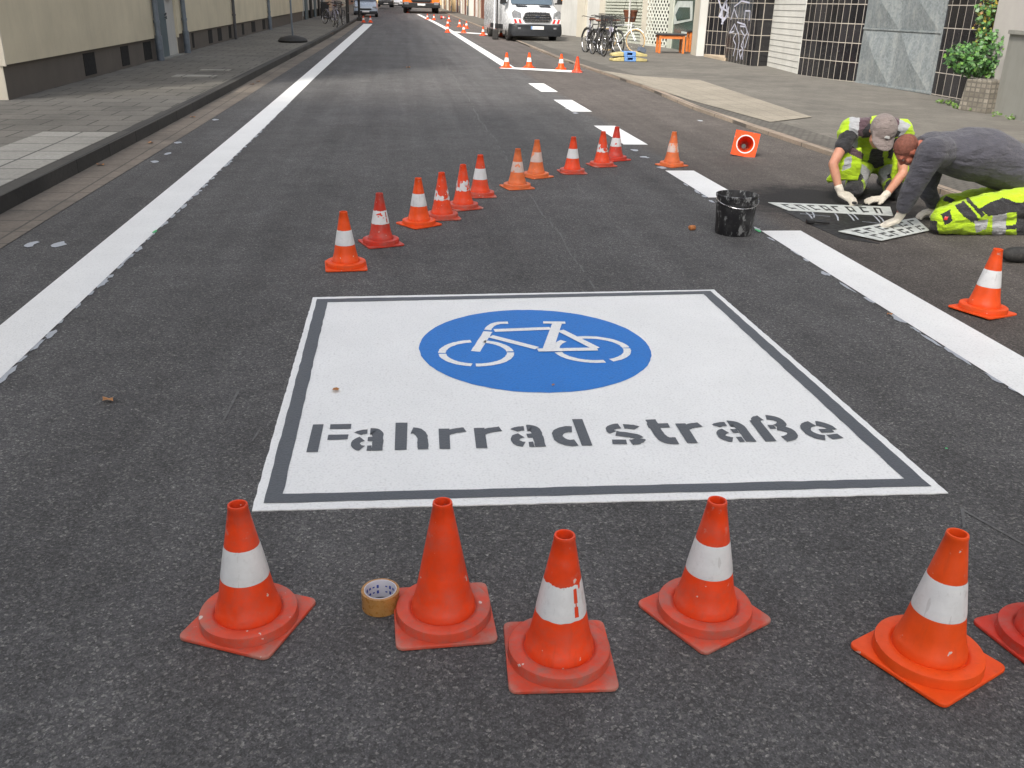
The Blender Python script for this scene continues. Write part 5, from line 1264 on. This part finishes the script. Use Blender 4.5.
# shirt with short sleeves, trousers, vest
b = MB(); torso_loft(b, [(pel, .165, .12), (pel.lerp(chest, .5), .17, .115), (chest, .19, .115), (neck+V3((0, .02, 0)), .13, .075)], side)
for s_h, el in ((shL, elL), (shR, elR)): b.limb([(neck.lerp(s_h, .4), .07), (s_h, .074), (s_h.lerp(el, .5), .066)])
b.fused('shirt', [M['darkcloth'], M['maroon']], w1, .010, 3, disp=.01)
b = MB()
for hp, kn, an in ((hpL, kL, anL), (hpR, kR_, anR)):
    b.limb([(pel, .125), (hp, .11), (hp.lerp(kn, .6), .092), (kn, .078), (kn.lerp(an, .4), .066), (an, .06)])
marks = []
for kn, hp, an in ((kL, hpL, anL), (kR_, hpR, anR)):
    marks += [(hp.lerp(kn, .55), hp.lerp(kn, .62), .12, 2), (kn+V3((0, -.03, -.03)), kn+V3((0, -.01, .03)), .088, 1), (hp.lerp(kn, .8)+V3((0, 0, .05)), hp.lerp(kn, .95), .06, 1)]
b.fused('trousers', [M['hivis'], M['darkcloth'], M['reflect']], w1, .010, 3, painter(marks), disp=.012)
for an in (anL, anR):
    b = MB(); b.limb([(an+V3((0, .03, .0)), .052), (an+V3((0, .10, -.01)), .048), (an+V3((0, .18, -.02)), .036)]); b.fused('boot', [M['darkcloth']], w1, .009, 2)
b = MB()
fr = V3((0, -1, 0)); upz = V3((0, 0, 1))
torso_loft(b, [(pel+V3((0, 0, .03)), .20, .14), (pel.lerp(chest, .5)+V3((0, 0, .01)), .205, .14), (chest+V3((0, 0, .01)), .225, .135), (neck+V3((0, .03, .02)), .17, .095), (neck+V3((0, 0, .015)), .10, .06)], side)
for s_h in (shL, shR): b.limb([(neck.lerp(s_h, .5)+V3((0, .02, .01)), .085), (s_h+V3((0, .0, .012)), .092), (s_h+(s_h-neck).normalized()*.035+V3((0, -.01, -.03)), .084)])
# hanging front panels of the open vest
def hang(pts, w2, th):
    for (p, q) in zip(pts, pts[1:]):
        for k in (-1, -.8, -.6, -.4, -.2, 0, .2, .4, .6, .8, 1): b.limb([(p[0]+side*k*p[1], th), (q[0]+side*k*q[1], th)], 8)
hang([(at(853, 150, 7.74), .06), (at(850, 165, 7.72), .085), (at(847, 178, 7.74), .095)], 0, .018)
hang([(at(898, 150, 7.74), .05), (at(901, 166, 7.72), .06), (at(899, 180, 7.74), .06)], 0, .018)
b.limb([(at(836, 172, 7.95), .03), (at(829, 180, 8.0), .02), (at(843, 176, 7.9), .04)])
mk = []
for s_h, sg in ((shL, -1), (shR, 1)):
    a = neck.lerp(s_h, .72)
    mk += [(a+V3((0, -.2, -.1)), a+V3((0, .16, .12)), .04, 1)]
mk += [(at(846, 160, 7.68), at(843, 175, 7.68), .035, 1), (at(864, 122, 7.68), at(862, 136, 7.66), .07, 2), (at(895, 121, 7.7), at(897, 132, 7.66), .045, 2), (at(849, 146, 7.66), at(862, 154, 7.66), .036, 2), (at(878, 150, 7.7), at(874, 180, 7.78), .055, 3), (at(890, 162, 7.7), at(896, 152, 7.68), .018, 3)]
b.fused('vest', [M['hivis'], M['reflect'], M['maroon'], M['darkcloth']], w1, .008, 2, cloth_pattern([
    ([(849, 112), (861, 112), (858.5, 136), (857.5, 148), (849.5, 148)], 1), ([(860, 116), (872, 114), (868, 138), (858, 137)], 2), ([(844, 147), (851, 145), (864, 154.5), (862, 159.5), (851, 155)], 2),
    ([(845, 158), (852, 156), (850, 169), (842, 171)], 1), ([(871, 149), (883, 149), (885, 190), (872, 197), (859, 197), (858, 176), (867, 165)], 3), ([(898, 118), (911, 125), (900, 139), (896, 131)], 1), ([(892, 113), (900, 115), (898, 131), (892, 133)], 2), ([(889, 146), (894, 144), (892, 160), (888, 158)], 3)]), disp=.012, dscale=8)
hL1 = spot(848, 206)-wrL; hL1.z = -.02
glove(w1, wrL+V3((0, 0, .0)), V3((.55, -.65, -.28)), V3((-.1, -.3, .95)), -1, .55, (wrL-elL).normalized())
glove(w1, wrR, V3((-.95, -.12, -.06)), V3((0, -.1, 1)), -1, .28, (wrR-elR).normalized())
t = thing('marker_tool', 'small black scraper held under the left glove of the man in the vest', 'scraper', spot(850, 206)+V3((0, 0, .018)), R(-35))
b = MB(); b.box((0, 0, .012), (.10, .028, .022)); b.build('handle', M['black'], t, bevel=.006); b = MB(); b.box((.07, 0, .003), (.05, .05, .003)); b.build('blade', M['chrome'], t)

# --- worker in the grey hoodie, on his knees, seen from the side ---
w2 = thing('person', 'kneeling man in a charcoal hoodie and yellow work trousers at the right edge', 'person', (4.5, 6.65, 0), 0, None)
kn1, kn2 = at(942, 226, 6.42), at(946, 218, 6.88); hp1, hp2 = at(1026, 203, 6.46), at(1026, 200, 6.84); an1, an2 = at(1022, 234, 6.42), at(1024, 226, 6.88)
kn1.z = kn2.z = .10; an1.z = an2.z = .065
sh1, sh2 = at(932, 152, 6.44), at(936, 148, 6.84)
el1, el2 = at(912, 189, 6.50), at(927, 188, 6.92); wr1 = at(899, 217, 6.60); wr2 = at(935, 214, 6.98); wr2.z = .07; wr1.z = max(.085, wr1.z)
pel2 = at(1036, 180, 6.65); ch2 = at(950, 153, 6.64); mid2 = at(984, 155, 6.65); nk2 = at(925, 147, 6.64); hc2 = at(908, 151, 6.62)
sd2_ = V3((0, 1, 0))
face2 = V3((-.42, .12, -.9)); up2 = V3((-.75, 0, .60))
b, P2, Mx2 = head_mb(hc2, face2, up2, .95)
b.limb([(ch2, .10), (nk2, .066), (hc2-face2*.02-up2*.04, .062)])
torso_loft(b, [(pel2, .16, .12), (mid2, .15, .12), (ch2, .17, .12), (nk2, .11, .07)], sd2_)
for s_h, el, wr, hp, kn, an in ((sh1, el1, wr1, hp1, kn1, an1), (sh2, el2, wr2, hp2, kn2, an2)):
    b.limb([(nk2, .05), (s_h, .058), (el, .044), (el.lerp(wr, .4), .043), (wr, .030)])
    b.limb([(pel2, .10), (hp, .09), (kn, .058), (an, .042), (an+V3((.08, 0, 0)), .035)])
b.fused('body', [M['skin2']], w2, .009, 4); eyes(w2, P2, Mx2)
b = MB(); b.ball(P2(0, -.022, .040), (.080, .093, .084), 20, M=Mx2); b.fused('hair', [M['hair']], w2, .006, 2, disp=.004, dscale=30)
b = MB()
torso_loft(b, [(pel2+V3((-.06, 0, .02)), .20, .15), (pel2.lerp(mid2, .5)+V3((0, 0, -.0)), .225, .19), (mid2, .235, .205), (ch2.lerp(mid2, .4), .235, .195), (ch2, .22, .16), (nk2+V3((.02, 0, .01)), .15, .10), (nk2+V3((-.03, 0, .0)), .10, .075)], sd2_)
for s_h, el, wr in ((sh1, el1, wr1), (sh2, el2, wr2)):
    b.limb([(ch2.lerp(s_h, .6), .12), (s_h, .105), (s_h.lerp(el, .5), .088), (el, .074), (el.lerp(wr, .35), .066), (el.lerp(wr, .62), .058)])
b.limb([(nk2+V3((.03, -.10, .03)), .04), (nk2+V3((.09, -.05, .065)), .045), (nk2+V3((.09, .06, .065)), .045), (nk2+V3((.03, .11, .03)), .04)])
b.fused('hoodie', [M['hoodie']], w2, .010, 9, disp=.009, dscale=5)
b = MB()
for hp, kn, an in ((hp1, kn1, an1), (hp2, kn2, an2)):
    b.limb([(pel2+V3((.02, 0, -.03)), .13), (hp, .125), (hp.lerp(kn, .5)+V3((0, 0, .02)), .118), (kn+V3((0, 0, .02)), .094)]); b.limb([(kn, .092), (kn.lerp(an, .4), .082), (an, .072)])
mk = []
A2 = lambda x, y, d=6.33: at(x, y, d)
for (a, c, r_, mi) in (((926, 236), (934, 240), .075, 1), ((963, 208), (978, 222), .042, 1), ((942, 204), (950, 208), .02, 1), ((990, 228), (1030, 228), .022, 1), ((972, 208), (1000, 214), .016, 1), ((975, 231), (980, 226), .05, 2), ((999, 222), (999, 242), .043, 2), ((1000, 196), (1030, 204), .030, 1), ((1012, 212), (1030, 212), .022, 1),
                       ((944, 236), (962, 239), .014, 1), ((968, 202), (990, 212), .012, 1), ((938, 222), (948, 216), .03, 1)):
    mk.append((A2(*a), A2(*c), r_, mi))
mk.append((A2(946, 219, 6.34), A2(946.5, 219, 6.34), .013, 3))
b.fused('trousers', [M['hivis'], M['darkcloth'], M['reflect'], M['redsign']], w2, .0075, 3, cloth_pattern([
    ([(920, 219), (937, 221), (940, 245), (920, 245)], 1), ([(941, 214), (950, 209.5), (953, 221), (945, 225.5)], 1), ([(944, 216.4), (948, 216.4), (948, 220.4), (944, 220.4)], 3), ([(955, 205), (964, 201), (980, 219), (974, 223.5), (962, 215.5)], 1),
    ([(968, 197), (985, 215.5), (982, 217.5), (965, 199)], 1), ([(974, 221.5), (988, 219.5), (986, 229), (976, 233)], 2), ([(992.5, 214), (1007, 213), (1005, 246), (992.5, 246)], 2), ([(977, 209), (1003, 197), (1017, 203), (1040, 198), (1040, 208), (1003, 214), (989, 216)], 1),
    ([(1006, 225), (1020, 224), (1020, 229), (1006, 230)], 1), ([(1017, 208), (1060, 208), (1060, 250), (1016, 250)], 1), ([(948, 234), (990, 238), (990, 241), (946, 238)], 1), ([(946, 196), (955, 200), (951, 203), (943, 201)], 1)]), disp=.012, dscale=9)
b = MB(); torso_loft(b, [(pel2+V3((.12, 0, .03)), .18, .12), (pel2+V3((-.02, 0, .05)), .2, .15)], sd2_); b.fused('undershirt', [M['whitecloth']], w2, .01, 2, disp=.008)
for an in (an1, an2):
    b = MB(); b.limb([(an+V3((.03, 0, .0)), .062), (an+V3((.12, 0, .0)), .058), (an+V3((.22, 0, -.02)), .042)]); b.fused('boot', [M['darkcloth']], w2, .009, 2)
glove(w2, wr1+V3((0, 0, -.02)), V3((-.80, .25, -.42)), V3((-.2, 0, 1)), 1, .25, (wr1-el1).normalized())
glove(w2, wr2, V3((-.9, .0, -.25)), V3((-.2, 0, 1)), -1, .5, (wr2-el2).normalized())

# --- far cyclist riding away ---
cb = copy_tree(bk2); cq = spot(410, 13); cb.location = cq; cb.rotation_euler = (0, 0, R(180)); tag(cb, 'dark bicycle ridden down the middle of the road in the far distance', 'bicycle'); del cb['group']
cy = thing('person', 'distant cyclist in dark clothes riding in the middle of the road', 'person', cq)
O = V3(cq); b = MB(); sx = V3((1, 0, 0)); pe = O+V3((0, -.2, 1.02)); cs = O+V3((0, .05, 1.42)); nk = O+V3((0, .1, 1.55)); hd = O+V3((0, .14, 1.68))
torso_loft(b, [(pe, .17, .12), (pe.lerp(cs, .5), .15, .11), (cs, .2, .12), (nk, .1, .07)], sx); b.limb([(nk, .06), (hd, .06)]); b.ball(hd+V3((0, 0, .03)), (.08, .1, .12), 14)
for k in (-1, 1):
    b.limb([(pe+sx*.08*k, .1), (O+V3((.11*k, .22, .66+.08*k)), .065), (O+V3((.11*k, .05+.1*k, .22+.12*k)), .045), (O+V3((.11*k, .15+.1*k, .17+.12*k)), .04)])
    b.limb([(cs+sx*.19*k+V3((0, 0, .05)), .06), (O+V3((.29*k, .25, 1.2)), .045), (O+V3((.28*k, .35, 1.05)), .035)])
def cpaint(c):
    z = c.z-O.z; return 2 if z > 1.58 else (0 if z > .95 else 1)
b.fused('body', [M['maroon'], M['darkcloth'], M['skin']], cy, .02, 3, cpaint)
